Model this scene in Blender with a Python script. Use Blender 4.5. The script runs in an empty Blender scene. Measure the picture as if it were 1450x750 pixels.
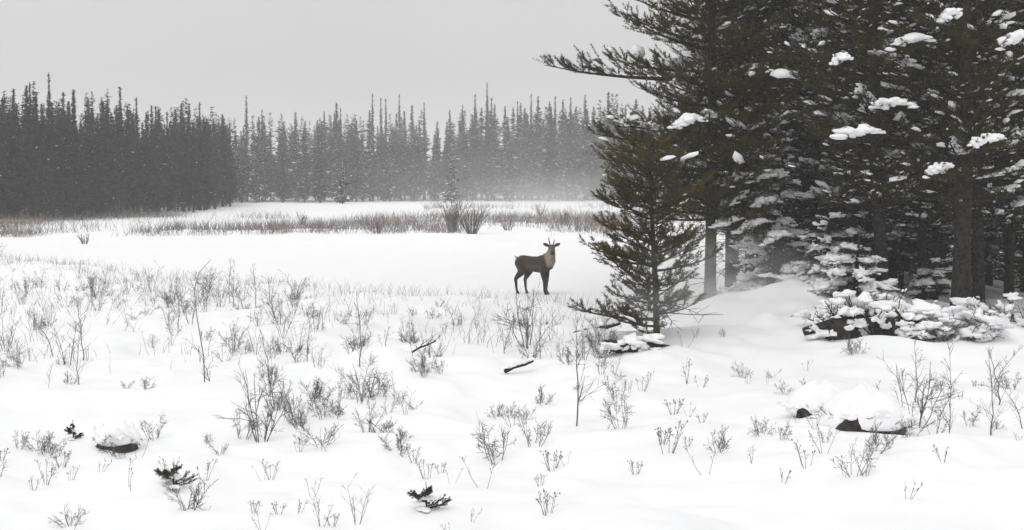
import bpy, math, random
import numpy as np
from mathutils import Vector, Matrix

# ------------------------------------------------------------------ camera, sky, light
SC = bpy.context.scene
COL = SC.collection
W, H, F = 1450.0, 750.0, 2400.0           # photograph size and focal length in its pixels
CAMZ, HORIZON = 3.0, 248.0
PITCH = math.atan((H / 2 - HORIZON) / F)  # camera looks slightly down

cam = bpy.data.cameras.new('camera')
cam.sensor_width = 36.0
cam.lens = 36.0 * F / W
cam.clip_start = 0.1
cam.clip_end = 6000
camo = bpy.data.objects.new('camera', cam)
COL.objects.link(camo)
camo.location = (0, 0, CAMZ)
camo.rotation_euler = (math.radians(90) - PITCH, 0, 0)
SC.camera = camo

SUN_EL, SUN_AZ = math.radians(50), math.radians(200)
world = bpy.data.worlds.new('World')
SC.world = world
world.use_nodes = True
nt = world.node_tree
for n in list(nt.nodes):
    nt.nodes.remove(n)
def N(t, typ, **kw):
    n = t.nodes.new(typ)
    for k, v in kw.items():
        setattr(n, k, v)
    return n
w_out = N(nt, 'ShaderNodeOutputWorld')
w_bg = N(nt, 'ShaderNodeBackground')
w_sky = N(nt, 'ShaderNodeTexSky', sky_type='NISHITA', sun_disc=False, sun_elevation=SUN_EL,
          sun_rotation=SUN_AZ, dust_density=8.0, air_density=1.5)
w_hsv = N(nt, 'ShaderNodeHueSaturation')
w_hsv.inputs['Saturation'].default_value = 0.15
w_hsv.inputs['Value'].default_value = 0.10
nt.links.new(w_sky.outputs[0], w_hsv.inputs['Color'])
# overcast dome: brightness (1 + 2 sin elevation) / 3 of the zenith, with faint cloud mottling
w_tc = N(nt, 'ShaderNodeTexCoord')
w_sep = N(nt, 'ShaderNodeSeparateXYZ')
nt.links.new(w_tc.outputs['Generated'], w_sep.inputs[0])
w_mx = N(nt, 'ShaderNodeMath', operation='MAXIMUM'); w_mx.inputs[1].default_value = 0.0
nt.links.new(w_sep.outputs['Z'], w_mx.inputs[0])
w_ma = N(nt, 'ShaderNodeMath', operation='MULTIPLY_ADD')
w_ma.inputs[1].default_value = 0.50; w_ma.inputs[2].default_value = 0.65
nt.links.new(w_mx.outputs[0], w_ma.inputs[0])
w_noise = N(nt, 'ShaderNodeTexNoise')
w_noise.inputs['Scale'].default_value = 3.0
w_noise.inputs['Detail'].default_value = 3.0
nt.links.new(w_tc.outputs['Generated'], w_noise.inputs['Vector'])
w_nm = N(nt, 'ShaderNodeMath', operation='MULTIPLY_ADD')
w_nm.inputs[1].default_value = 0.16; w_nm.inputs[2].default_value = 0.92
nt.links.new(w_noise.outputs['Fac'], w_nm.inputs[0])
w_mul = N(nt, 'ShaderNodeMath', operation='MULTIPLY')
nt.links.new(w_ma.outputs[0], w_mul.inputs[0]); nt.links.new(w_nm.outputs[0], w_mul.inputs[1])
w_col = N(nt, 'ShaderNodeVectorMath', operation='SCALE')
w_col.inputs[0].default_value = (0.985, 0.985, 0.99)
nt.links.new(w_mul.outputs[0], w_col.inputs['Scale'])
w_mix = N(nt, 'ShaderNodeMix', data_type='RGBA')
w_mix.inputs[0].default_value = 0.12
nt.links.new(w_col.outputs[0], w_mix.inputs[6]); nt.links.new(w_hsv.outputs[0], w_mix.inputs[7])
nt.links.new(w_mix.outputs[2], w_bg.inputs['Color'])
w_bg.inputs['Strength'].default_value = 1.0
nt.links.new(w_bg.outputs[0], w_out.inputs['Surface'])

sun = bpy.data.lights.new('sun', 'SUN')
sun.energy = 0.5
sun.angle = math.radians(25)
sun.color = (1.0, 0.97, 0.93)
suno = bpy.data.objects.new('sun', sun)
COL.objects.link(suno)
suno.rotation_euler = (math.radians(90) - SUN_EL, 0, math.radians(-25))

SC.view_settings.view_transform = 'Standard'
SC.view_settings.look = 'None'
SC.view_settings.gamma = 1.0
SC.view_settings.exposure = 0.08
SC.view_settings.use_curve_mapping = False
SC.render.engine = 'CYCLES'
SC.cycles.use_denoising = True
SC.cycles.max_bounces = 5
SC.cycles.diffuse_bounces = 3
SC.cycles.volume_bounces = 1
SC.cycles.caustics_reflective = False
SC.cycles.caustics_refractive = False
SC.cycles.volume_step_rate = 1.0
SC.cycles.volume_max_steps = 128

# ------------------------------------------------------------------ pixel <-> place
cP, sP = math.cos(PITCH), math.sin(PITCH)
def ray(px, py):
    a, b = (px - W / 2) / F, (H / 2 - py) / F
    return np.array([a, cP + b * sP, -sP + b * cP])
def at_z(px, py, z):
    d = ray(px, py)
    return np.array([0, 0, CAMZ]) + d * ((z - CAMZ) / d[2])
def at_y(px, py, y):
    d = ray(px, py)
    return np.array([0, 0, CAMZ]) + d * (y / d[1])

# ------------------------------------------------------------------ terrain
def _hash(ix, iy, s):
    ix, iy = ix.astype(np.int64), iy.astype(np.int64)
    n = (ix * 374761393 + iy * 668265263 + s * 1274126177) & 0xFFFFFFFF
    n = ((n ^ (n >> 13)) * 1274126177) & 0xFFFFFFFF
    return ((n ^ (n >> 16)) & 0xFFFF) / 65535.0
def vnoise(x, y, s=0):
    x, y = np.asarray(x, float), np.asarray(y, float)
    ix, iy = np.floor(x), np.floor(y)
    fx, fy = x - ix, y - iy
    fx, fy = fx * fx * fx * (fx * (fx * 6 - 15) + 10), fy * fy * fy * (fy * (fy * 6 - 15) + 10)
    a, b = _hash(ix, iy, s), _hash(ix + 1, iy, s)
    c, d = _hash(ix, iy + 1, s), _hash(ix + 1, iy + 1, s)
    return (a + (b - a) * fx) + ((c + (d - c) * fx) - (a + (b - a) * fx)) * fy
def sstep(t):
    t = np.clip(t, 0, 1)
    return t * t * (3 - 2 * t)
SHX = [-60, -18.6, -8.3, -3.1, -0.4, 1.6, 3.5, 60]
SHY = [78, 61, 47.5, 43.5, 41, 38.5, 37, 37]
BUMPS = []   # x, y, radius x, radius y, height
def height(x, y):
    x, y = np.asarray(x, float), np.asarray(y, float)
    near = sstep((np.interp(x, SHX, SHY) - y + 1.5 * (vnoise(x * .4, y * .4, 3) - .5)) / 5.0)
    xb = np.interp(y, [30, 36, 45, 80, 120, 400], [2.0, 3.2, 4.5, 9, 14, 60])
    right = sstep((x - xb) / 4.0) * sstep((y - 25) / 6)
    far = sstep((y - 76 + 5 * (vnoise(x * .12, y * .12, 5) - .5)) / 5.0)
    bank = np.maximum(near, right)
    hum = (vnoise(x * .9, y * .9, 1) - .4) * .22 + (vnoise(x * 2.3, y * 2.3, 2) - .5) * .10 + (vnoise(x * .3, y * .3, 8) - .5) * .3
    z = bank * (.22 + hum) + right * .25
    z = z + far * (.10 + .22 * vnoise(x * .08, y * .11, 6) + .10 * vnoise(x * .5, y * .5, 7))
    z = z + .018 * (vnoise(x * .25, y * .6, 9) - .5)
    z = z + 1.45 * sstep((11 - np.hypot(x * .3, y)) / 8)
    for bx, by, rx, ry, h in BUMPS:
        q = ((x - bx) / rx) ** 2 + ((y - by) / ry) ** 2
        z = z + h * np.exp(-q)
    return z
def ground_at(px, py):
    z = 0.1
    for _ in range(8):
        p = at_z(px, py, z)
        z = z * .3 + .7 * float(height(p[0], p[1]))
    p = at_z(px, py, z)
    return np.array([p[0], p[1], float(height(p[0], p[1]))])
def on_ground(x, y):
    return np.array([x, y, float(height(x, y))])
for px, py, rx, ry, h in [(545, 530, .55, .6, .38), (640, 520, .8, .5, .18), (1050, 455, .9, 1.0, .5), (1120, 452, .7, .8, .42), (1085, 470, .35, .4, .2), (1010, 462, .4, .4, .22), (1140, 480, .4, .3, .18),
                          (1000, 475, .8, .6, .2), (1420, 485, .9, .6, .3), (1290, 495, 1.0, .5, .12), (850, 480, .6, .6, .16),
                          (1175, 590, .5, .5, .14), (950, 455, .7, .7, .15), (610, 345, 5.0, 1.6, .5), (720, 348, 4, 1.5, .22), (1180, 470, .7, .6, .2),
                          (30, 400, .9, .8, .25), (420, 560, .6, .5, .12), (1380, 560, .9, .6, .14), (560, 620, .8, .6, .1)]:
    p = at_z(px, py, .3 if py > 360 else .05)
    BUMPS.append((p[0], p[1], rx, ry, h))

# ------------------------------------------------------------------ mesh helpers
class Geo:
    def __init__(s):
        s.v, s.t, s.q, s.n = [], [], [], 0
    def add(s, v, t=None, q=None):
        v = np.asarray(v, np.float32).reshape(-1, 3)
        if t is not None and len(t): s.t.append(np.asarray(t, np.int64).reshape(-1, 3) + s.n)
        if q is not None and len(q): s.q.append(np.asarray(q, np.int64).reshape(-1, 4) + s.n)
        s.v.append(v); s.n += len(v)
    def tube(s, pts, rad, sides=5, cap=True):
        pts = np.asarray(pts, float); k = len(pts)
        rad = np.broadcast_to(np.asarray(rad, float), (k,))
        d = np.gradient(pts, axis=0)
        d /= np.linalg.norm(d, axis=1, keepdims=True) + 1e-9
        ref = np.array([0, 0, 1.0]) if abs(d[:, 2]).mean() < .8 else np.array([1.0, 0, 0])
        a = np.cross(d, ref); a /= np.linalg.norm(a, axis=1, keepdims=True) + 1e-9
        b = np.cross(d, a)
        th = np.arange(sides) * 2 * math.pi / sides
        ring = pts[:, None] + rad[:, None, None] * (np.cos(th)[None, :, None] * a[:, None] + np.sin(th)[None, :, None] * b[:, None])
        i = np.arange(k - 1)[:, None] * sides; j = np.arange(sides)[None]; j2 = (j + 1) % sides
        q = np.stack([i + j, i + j2, i + sides + j2, i + sides + j], -1).reshape(-1, 4)
        v = ring.reshape(-1, 3)
        t = None
        if cap:
            v = np.vstack([v, pts[-1:] + d[-1:] * rad[-1], pts[:1]])
            b0 = (k - 1) * sides
            t = [[b0 + m, b0 + (m + 1) % sides, k * sides] for m in range(sides)] + [[(m + 1) % sides, m, k * sides + 1] for m in range(sides)]
        s.add(v, t, q)
    def mesh(s, name, mat, smooth=True):
        me = bpy.data.meshes.new(name)
        v = np.vstack(s.v) if s.v else np.zeros((0, 3), np.float32)
        t = np.vstack(s.t) if s.t else np.zeros((0, 3), np.int64)
        q = np.vstack(s.q) if s.q else np.zeros((0, 4), np.int64)
        me.vertices.add(len(v)); me.vertices.foreach_set('co', v.astype(np.float32).ravel())
        nl = len(t) * 3 + len(q) * 4
        me.loops.add(nl); me.loops.foreach_set('vertex_index', np.concatenate([t.ravel(), q.ravel()]).astype(np.int32))
        me.polygons.add(len(t) + len(q))
        ls = np.concatenate([np.arange(len(t)) * 3, len(t) * 3 + np.arange(len(q)) * 4]).astype(np.int32)
        me.polygons.foreach_set('loop_start', ls)
        me.polygons.foreach_set('use_smooth', np.full(len(ls), smooth))
        me.update(calc_edges=True)
        me.materials.append(mat)
        return me
def unit(a):
    a = np.asarray(a, float)
    return a / (np.linalg.norm(a, axis=-1, keepdims=True) + 1e-9)

def ico(sub):
    p = (1 + 5 ** .5) / 2
    v = unit(np.array([[-1, p, 0], [1, p, 0], [-1, -p, 0], [1, -p, 0], [0, -1, p], [0, 1, p], [0, -1, -p], [0, 1, -p], [p, 0, -1], [p, 0, 1], [-p, 0, -1], [-p, 0, 1]]))
    f = [[0, 11, 5], [0, 5, 1], [0, 1, 7], [0, 7, 10], [0, 10, 11], [1, 5, 9], [5, 11, 4], [11, 10, 2], [10, 7, 6], [7, 1, 8], [3, 9, 4], [3, 4, 2], [3, 2, 6], [3, 6, 8], [3, 8, 9], [4, 9, 5], [2, 4, 11], [6, 2, 10], [8, 6, 7], [9, 8, 1]]
    v = list(v)
    for _ in range(sub):
        mid, nf = {}, []
        def m(a, b):
            k = (min(a, b), max(a, b))
            if k not in mid:
                mid[k] = len(v); v.append(unit(v[a] + v[b]))
            return mid[k]
        for a, b, c in f:
            ab, bc, ca = m(a, b), m(b, c), m(c, a)
            nf += [[a, ab, ca], [b, bc, ab], [c, ca, bc], [ab, bc, ca]]
        f = nf
    return np.array(v), np.array(f)
ICO = [ico(k) for k in range(4)]

def blobs(g, centers, radii, sub=1, rough=.22, rng=None, flat_bottom=.35, dirs=None):
    """soft snow lumps: centres (n,3), radii (n,3) along dir / across / up"""
    v0, f0 = ICO[sub]
    n, k = len(centers), len(v0)
    centers, radii = np.asarray(centers, float), np.asarray(radii, float)
    V = np.repeat(v0[None], n, 0)
    V[:, :, 2] = np.where(V[:, :, 2] < 0, V[:, :, 2] * flat_bottom, V[:, :, 2])
    # low-frequency lumpiness: a few random plane waves per blob
    for _ in range(3):
        kd = rng.normal(size=(n, 1, 3)) * 2.2
        V = V * (1 + rough * .5 * np.sin((V * kd).sum(-1, keepdims=True) + rng.uniform(0, 6.28, (n, 1, 1))))
    for _ in range(2 if sub > 1 else 1):
        kd = rng.normal(size=(n, 1, 3)) * 5.5
        V = V * (1 + rough * .22 * np.sin((V * kd).sum(-1, keepdims=True) + rng.uniform(0, 6.28, (n, 1, 1))))
    V = V * radii[:, None]
    if dirs is None:
        a = rng.uniform(0, 6.28, n); dx = np.stack([np.cos(a), np.sin(a), 0 * a], -1)
    else:
        dx = np.array(dirs, float); dx[:, 2] *= .35; dx = unit(dx)
    up = np.array([0, 0, 1.0]); dy = unit(np.cross(up, dx)); dz = np.cross(dx, dy)
    P = V[:, :, :1] * dx[:, None] + V[:, :, 1:2] * dy[:, None] + V[:, :, 2:] * dz[:, None] + centers[:, None]
    T = (f0[None] + (np.arange(n) * k)[:, None, None]).reshape(-1, 3)
    g.add(P.reshape(-1, 3), T)

def needles(g, base, tip, per, L, wd, rng, spread=(.5, .95), two=False):
    base, tip = np.asarray(base, float), np.asarray(tip, float)
    n = len(base)
    if n == 0: return
    ax = unit(tip - base)
    t = rng.uniform(0.0, 1.0, (n, per, 1))
    pos = base[:, None] + (tip - base)[:, None] * t
    r = rng.normal(size=(n, per, 3))
    perp = unit(r - (r * ax[:, None]).sum(-1, keepdims=True) * ax[:, None])
    sp = rng.uniform(spread[0], spread[1], (n, per, 1))
    d = ax[:, None] * np.cos(sp) + perp * np.sin(sp)
    ln = L * rng.uniform(.7, 1.15, (n, per, 1)) * (1 - .35 * t ** 4)
    w = unit(np.cross(d, rng.normal(size=(n, per, 3)))) * wd
    V = np.stack([pos - w, pos + w, pos + d * ln], 2).reshape(-1, 3)
    g.add(V, np.arange(len(V)).reshape(-1, 3))

# ------------------------------------------------------------------ materials
def mat(name, col, rough=.8, noise=None, bump=0, spec=.2, objvar=0, sss=0):
    m = bpy.data.materials.new(name); m.use_nodes = True
    t = m.node_tree; b = t.nodes['Principled BSDF']
    b.inputs['Roughness'].default_value = rough
    b.inputs['Specular IOR Level'].default_value = spec
    b.inputs['Base Color'].default_value = (*col, 1)
    src = None
    if noise:
        col2, scale, detail = noise
        tc = N(t, 'ShaderNodeTexCoord'); nz = N(t, 'ShaderNodeTexNoise')
        nz.inputs['Scale'].default_value = scale; nz.inputs['Detail'].default_value = detail
        t.links.new(tc.outputs['Object'], nz.inputs['Vector'])
        rp = N(t, 'ShaderNodeValToRGB')
        rp.color_ramp.elements[0].position = .35; rp.color_ramp.elements[0].color = (*col, 1)
        rp.color_ramp.elements[1].position = .65; rp.color_ramp.elements[1].color = (*col2, 1)
        t.links.new(nz.outputs['Fac'], rp.inputs['Fac'])
        src = rp.outputs['Color']
        if bump:
            bp = N(t, 'ShaderNodeBump'); bp.inputs['Strength'].default_value = bump; bp.inputs['Distance'].default_value = .03
            t.links.new(nz.outputs['Fac'], bp.inputs['Height']); t.links.new(bp.outputs[0], b.inputs['Normal'])
    if objvar:
        oi = N(t, 'ShaderNodeObjectInfo'); hs = N(t, 'ShaderNodeHueSaturation')
        mr = N(t, 'ShaderNodeMapRange'); mr.inputs['To Min'].default_value = 1 - objvar; mr.inputs['To Max'].default_value = 1 + objvar
        t.links.new(oi.outputs['Random'], mr.inputs['Value']); t.links.new(mr.outputs[0], hs.inputs['Value'])
        if src: t.links.new(src, hs.inputs['Color'])
        else: hs.inputs['Color'].default_value = (*col, 1)
        src = hs.outputs[0]
    if src: t.links.new(src, b.inputs['Base Color'])
    if sss:
        b.inputs['Subsurface Weight'].default_value = sss
        b.inputs['Subsurface Radius'].default_value = (.1, .1, .1)
        b.inputs['Subsurface Scale'].default_value = .1
    return m
M = {}
M['snow'] = mat('snow', (.88, .89, .90), .65, ((.92, .92, .93), 1.3, 6), bump=.25, spec=.15)
M['bough_snow'] = mat('bough_snow', (.86, .87, .89), .7, ((.91, .91, .92), 9, 3), bump=.4, spec=.1)
M['needle'] = mat('needle', (.036, .029, .004), .6, ((.080, .060, .008), 1.1, 2), spec=.25, objvar=.2)
M['needle_dark'] = mat('needle_dark', (.022, .018, .004), .65, ((.056, .043, .007), .9, 2), spec=.2, objvar=.25)
M['spruce'] = mat('spruce', (.022, .026, .016), .65, ((.04, .040, .022), 2, 2), spec=.2)
M['sprig'] = mat('sprig', (.040, .044, .028), .7, ((.085, .082, .055), 30, 2), spec=.2)
M['bark'] = mat('bark', (.012, .0105, .009), .9, ((.055, .045, .037), 16, 6), bump=.8, spec=.1)
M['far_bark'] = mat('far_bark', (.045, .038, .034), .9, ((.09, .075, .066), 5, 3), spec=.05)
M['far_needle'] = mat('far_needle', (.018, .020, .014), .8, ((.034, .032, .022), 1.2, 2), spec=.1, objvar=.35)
M['twig'] = mat('twig', (.11, .095, .09), .85, ((.22, .20, .195), 12, 3), spec=.1, objvar=.3)
M['weed'] = mat('weed', (.13, .115, .105), .9, ((.24, .22, .205), 10, 3), spec=.1, objvar=.3)
M['reed'] = mat('reed', (.16, .138, .125), .9, ((.28, .25, .23), .6, 3), spec=.1)
M['soil'] = mat('soil', (.02, .018, .015), .95, ((.06, .052, .045), 14, 5), bump=1.0, spec=.05)
M['antler'] = mat('antler', (.10, .085, .07), .8)

# ------------------------------------------------------------------ object helpers
def link(name, me, parent=None, loc=None):
    o = bpy.data.objects.new(name, me); COL.objects.link(o)
    if parent and name in ('bough_snow', 'needles', 'crown', 'limbs', 'twigs', 'seed_heads', 'snow_slabs'): o['kind'] = 'stuff'
    if parent: o.parent = parent
    if loc is not None: o.location = loc
    return o
def tag(o, label=None, cat=None, group=None, kind=None):
    if label: o['label'] = label
    if cat: o['category'] = cat
    if group: o['group'] = group
    if kind: o['kind'] = kind
    return o
def thing(name, label, cat, loc, rotz=0, scale=1, group=None):
    o = link(name, None, None, loc)
    o.rotation_euler = (0, 0, rotz)
    o.scale = (scale,) * 3 if np.isscalar(scale) else scale
    o.empty_display_size = .2
    return tag(o, label, cat, group)
def instance(parts, name, label, cat, loc, rotz=0, scale=1, group=None):
    """parts: list of (part name, mesh, [(sub name, mesh)...])"""
    r = thing(name, label, cat, loc, rotz, scale, group)
    for nm, me, subs in parts:
        c = link(nm, me, r)
        for sn, sm in subs: link(sn, sm, c)
    return r

# ------------------------------------------------------------------ ground (one sheet, finer where it is near and in view)
def build_ground():
    th_in = np.linspace(-21, 21, 385)
    th = np.concatenate([np.linspace(-180, -60, 13)[:-1], np.linspace(-60, -21, 24)[:-1], th_in, np.linspace(21, 60, 24)[1:], np.linspace(60, 180, 13)[1:]])
    r = np.concatenate([[.5, 2, 4, 6, 8, 10], np.geomspace(11, 75, 390), np.geomspace(75, 300, 110)[1:], np.geomspace(300, 3000, 14)[1:]])
    T, R = np.meshgrid(np.radians(th), r)
    X, Y = R * np.sin(T), R * np.cos(T)
    Z = height(X, Y)
    nr, ncol = R.shape
    v = np.stack([X, Y, Z], -1).reshape(-1, 3)
    i = np.arange(nr - 1)[:, None] * ncol + np.arange(ncol - 1)[None]
    q = np.stack([i, i + 1, i + 1 + ncol, i + ncol], -1).reshape(-1, 4)
    g = Geo(); g.add(v, None, q)
    tag(link('snow_ground', g.mesh('snow_ground', M['snow'])), 'deep white snow over the bog, the frozen lake and its banks', None, None, 'structure')
build_ground()

# ------------------------------------------------------------------ near pines
def curve_path(start, az, L, rise, up, rng, n=7, wob=.04):
    s = np.linspace(0, 1, n)
    d = np.array([math.cos(az), math.sin(az), 0])
    side = np.array([-d[1], d[0], 0])
    w = np.cumsum(rng.normal(size=n)) * wob * L / n ** .5
    w -= w[0]
    p = start + s[:, None] * L * d + (w * s)[:, None] * side
    p[:, 2] += rise * L * s + up * L * s ** 2
    return p
def interp_path(p, s):
    u = np.asarray(s) * (len(p) - 1); i = np.minimum(u.astype(int), len(p) - 2); f = (u - i)[:, None]
    return p[i] * (1 - f) + p[i + 1] * f, unit(p[i + 1] - p[i])

def pine_branch(start, az, L, rise, up, r0, rng, dens=1.0, bare=.2, snow=.15, nper=34, shoot=.26, bigsnow=0):
    """one limb: wood, needles on brush-like shoots, snow lumps. Returns three Geos."""
    gw, gn, gs = Geo(), Geo(), Geo()
    p = curve_path(start, az, L, rise, up, rng)
    gw.tube(p, np.linspace(r0, .006, len(p)), 5, False)
    B, T = [], []
    nb = max(3, int(L * 8.5 * dens))
    ss = np.sort(rng.uniform(bare, .98, nb))
    pos, dr = interp_path(p, ss)
    for k in range(nb):
        sd = 1 if k % 2 else -1
        a0 = math.atan2(dr[k, 1], dr[k, 0]) + sd * rng.uniform(.45, 1.15)
        l = (.18 + .38 * L * (1 - ss[k]) ** .8 * rng.uniform(.5, 1)) * rng.uniform(.7, 1.15)
        l = min(l, .85)
        bp = curve_path(pos[k], a0, l, rng.uniform(-.1, .35), rng.uniform(.1, .5), rng, 4, .1)
        gw.tube(bp, [.008, .006, .005, .004], 3, False)
        m = max(1, int(l * 8))
        if m > 1:
            q, qd = interp_path(bp, rng.uniform(.15, .95, m))
            for j in range(m):
                ang = math.atan2(qd[j, 1], qd[j, 0]) + rng.choice([-1, 1]) * rng.uniform(.25, .9)
                v = np.array([math.cos(ang), math.sin(ang), rng.uniform(.15, 1.1)])
                ln = shoot * rng.uniform(.5, 1.0)
                B.append(q[j]); T.append(q[j] + unit(v) * ln)
        v = unit(bp[-1] - bp[-2]) + [0, 0, rng.uniform(.1, .6)]
        B.append(bp[-2] * .4 + bp[-1] * .6); T.append(bp[-1] + unit(v) * shoot * .7)
    v = unit(p[-1] - p[-2]) + [0, 0, .35]
    B.append(p[-2] * .5 + p[-1] * .5); T.append(p[-1] + unit(v) * shoot)
    B, T = np.array(B), np.array(T)
    needles(gn, B, T, nper, .074, .0058, rng)
    if snow > 0:
        k = rng.random(len(B)) < snow
        if k.any():
            c = B[k] * .45 + T[k] * .55 + [0, 0, .03]
            n = k.sum(); s = rng.lognormal(-.3, .6, n)
            blobs(gs, c, np.stack([.072 * s, .032 * s, .023 * s], -1), 0, .45, rng, .6, T[k] - B[k])
    if bigsnow:
        s0 = rng.uniform(.3, .6)
        q, qd = interp_path(p, np.linspace(s0, min(.99, s0 + .45), int(9 * L) + 3))
        n = len(q)
        c = q + [0, 0, .06] + rng.normal(size=(n, 3)) * [.07, .07, .02]
        s = bigsnow * rng.uniform(.45, 1.2, n)
        blobs(gs, c, np.stack([.15 * s, .10 * s, .06 * s], -1), 1, .5, rng, .6, qd)
    return gw, gn, gs

def merge(gs):
    g = Geo()
    for x in gs:
        for v in x.v: pass
        if not x.v: continue
        v = np.vstack(x.v)
        g.add(v, np.vstack(x.t) if x.t else None, np.vstack(x.q) if x.q else None)
    return g

def trunk_geo(h, r, rng, lean=(0, 0), bend=.12, sides=9):
    g = Geo(); n = 14
    s = np.linspace(0, 1, n)
    bx, by = rng.uniform(0, 6.28, 2)
    p = np.stack([lean[0] * s + bend * np.sin(s * 3 + bx) - bend * math.sin(bx), lean[1] * s + bend * np.sin(s * 3.4 + by) - bend * math.sin(by), s * h], -1)
    p[0, 2] = -.25
    rad = r * (1 - s) ** .75 + .012
    rad[0] *= 1.25
    g.tube(p, rad, sides)
    return g, p
def trunk_pos(p, z):
    return np.array([np.interp(z, p[:, 2], p[:, 0]), np.interp(z, p[:, 2], p[:, 1]), z])

def pine_limbs(h, p, rng, base, Lmax, step=.3, per=4, column=False):
    """(start, azimuth, length, rise, up, radius) of each limb"""
    z, out = base, []
    while z < h - .25:
        t = (z - base) / (h - base)
        prof = (.75 + .5 * min(1, t / .25)) * (1 - t) ** .75 * .85 + .06
        if column: prof = .55 + .5 * vnoise(z * 3.1, 0.5, 9) if t < .8 else 1.9 * (1 - t) + .15
        a0 = rng.uniform(0, 6.28)
        for k in range(per):
            az = a0 + k * 6.283 / per + rng.normal() * .3
            L = Lmax * prof * (rng.uniform(.3, 1.4) if column else rng.uniform(.6, 1.15))
            out.append((trunk_pos(p, z + rng.uniform(-.12, .12)), az, max(L, .25), rng.uniform(-.22, .12) + .35 * t, rng.uniform(.12, .4), .012 + .012 * L))
        z += step * rng.uniform(.75, 1.3)
    return out
def dead_twigs(g, p, z0, z1, n, rng):
    for _ in range(n):
        z = rng.uniform(z0, z1)
        q = curve_path(trunk_pos(p, z), rng.uniform(0, 6.28), rng.uniform(.3, 1.1), rng.uniform(-.4, .1), rng.uniform(-.2, .2), rng, 5, .12)
        g.tube(q, np.linspace(.012, .004, 5), 3, False)
        for s in rng.uniform(.3, .9, 3):
            a, d = interp_path(q, [s])
            e = a[0] + unit(d[0] + rng.normal(size=3) * .6) * rng.uniform(.12, .35)
            g.tube(np.array([a[0], e]), [.005, .003], 3, False)

def whole_pine(seed, h, r, base, Lmax, step=.30, per=5, dens=.85, snow=.14, nper=21, needle='needle_dark', lean=(0, 0)):
    rng = np.random.default_rng(seed)
    tg, p = trunk_geo(h, r, rng, lean)
    dead_twigs(tg, p, .5, base + 1.2, 26, rng)
    W_, N_, S_ = [], [], []
    for lb in pine_limbs(h, p, rng, base, Lmax, step, per):
        big = .7 if rng.random() < .05 else 0
        a, b, c = pine_branch(*lb, rng, dens, .15, snow * rng.uniform(.3, 2.4), nper, .26, big)
        W_.append(a); N_.append(b); S_.append(c)
    return [('trunk', tg.mesh('trunk', M['bark']), []), ('limbs', merge(W_).mesh('limbs', M['bark']), []),
            ('crown', merge(N_).mesh('crown', M[needle], False), [('bough_snow', merge(S_).mesh('bough_snow', M['bough_snow']))])]

# --- the big front pine and the small pine before it: every limb is a part
def detailed_pine(name, label, loc, h, r, base, Lmax, seed, extra=(), step=.3, per=4, dens=1.0, snow=.08, nper=46, keep=None, lean=(0, 0), needle='needle', shoot=.27, column=False):
    rng = np.random.default_rng(seed)
    root = thing(name, label, 'tree', loc)
    tg, p = trunk_geo(h, r, rng, lean, .06)
    dead_twigs(tg, p, .4, base + .5, 14, rng)
    link('trunk', tg.mesh('trunk', M['bark']), root)
    lim = pine_limbs(h, p, rng, base, Lmax, step, per, column)
    if keep: lim = [l for l in lim if keep(l)]
    for z, az, L, rise, up, big in extra:
        lim.append((trunk_pos(p, z), az, L, rise, up, .014 + .013 * L, big))
    for l in lim:
        big = l[6] if len(l) > 6 else (.7 if rng.random() < .04 and not column and l[0][2] < 6 else 0)
        a, b, c = pine_branch(*l[:6], rng, dens, .12, snow * rng.uniform(.0, 2), nper, shoot, big)
        o = link('branch', a.mesh('branch', M['bark']), root)
        link('needles', b.mesh('needles', M[needle], False), o)
        if c.v: link('bough_snow', c.mesh('bough_snow', M['bough_snow']), o)
    return root
LEFT = math.pi
pb = on_ground(*at_z(1005, 432, .4)[:2])
dB = pb[1]; mB = dB / F                      # metres per photo pixel at the big pine
def zB(py, base=pb): return at_y(1005, py, base[1])[2] - base[2]
BIG_PINE = detailed_pine('pine_tree', 'tall olive green pine whose long bare-ended branch reaches far out over the lake', pb, 10.5, .115, 2.0, 2.3, 11,
    extra=[(zB(110), LEFT + .12, 236 * mB, -.07, .14, 0), (zB(100), LEFT - .25, 2.0, -.05, .18, 0), (zB(205), LEFT - .1, 170 * mB, -.02, .12, 0),
           (zB(190), LEFT + .35, 2.2, .0, .1, .9), (zB(240), LEFT + .1, 160 * mB, .0, .1, 0), (zB(262), LEFT + .5, 2.2, -.1, .1, 0), (zB(60), LEFT + .0, 128 * mB, .12, .2, 0),
           (zB(70), LEFT + .4, 2.0, .1, .2, 0), (zB(30), LEFT - .3, 1.9, .15, .2, 0), (zB(275), LEFT - .4, 2.3, -.1, .05, 0), (zB(222), LEFT + .25, 2.2, -.03, .1, 0), (zB(250), LEFT - .2, 1.9, -.04, .1, 0), (zB(288), LEFT + .2, 1.7, -.05, .1, 0), (zB(300), LEFT + .8, 1.5, -.05, .1, 0), (zB(212), LEFT - .5, 2.1, 0, .1, 0), (zB(310), LEFT - .3, 1.4, -.08, .1, 0), (zB(150), LEFT + .7, 2.0, 0, .15, .0),
           (zB(130), LEFT + 1.2, 1.8, 0, .15, .0), (zB(225), LEFT + 1.1, 1.9, 0, .15, .0), (zB(180), LEFT + 1.4, 1.6, 0, .15, .8), (zB(0), LEFT + .15, 1.9, .2, .2, 0)],
    step=.27, per=5, dens=1.15, keep=lambda l: not (l[0][2] < 6.4 and math.cos(l[1]) < -.55))
pa = ground_at(930, 478)
mA = pa[1] / F
def zA(py): return at_y(930, py, pa[1])[2] - pa[2]
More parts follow.
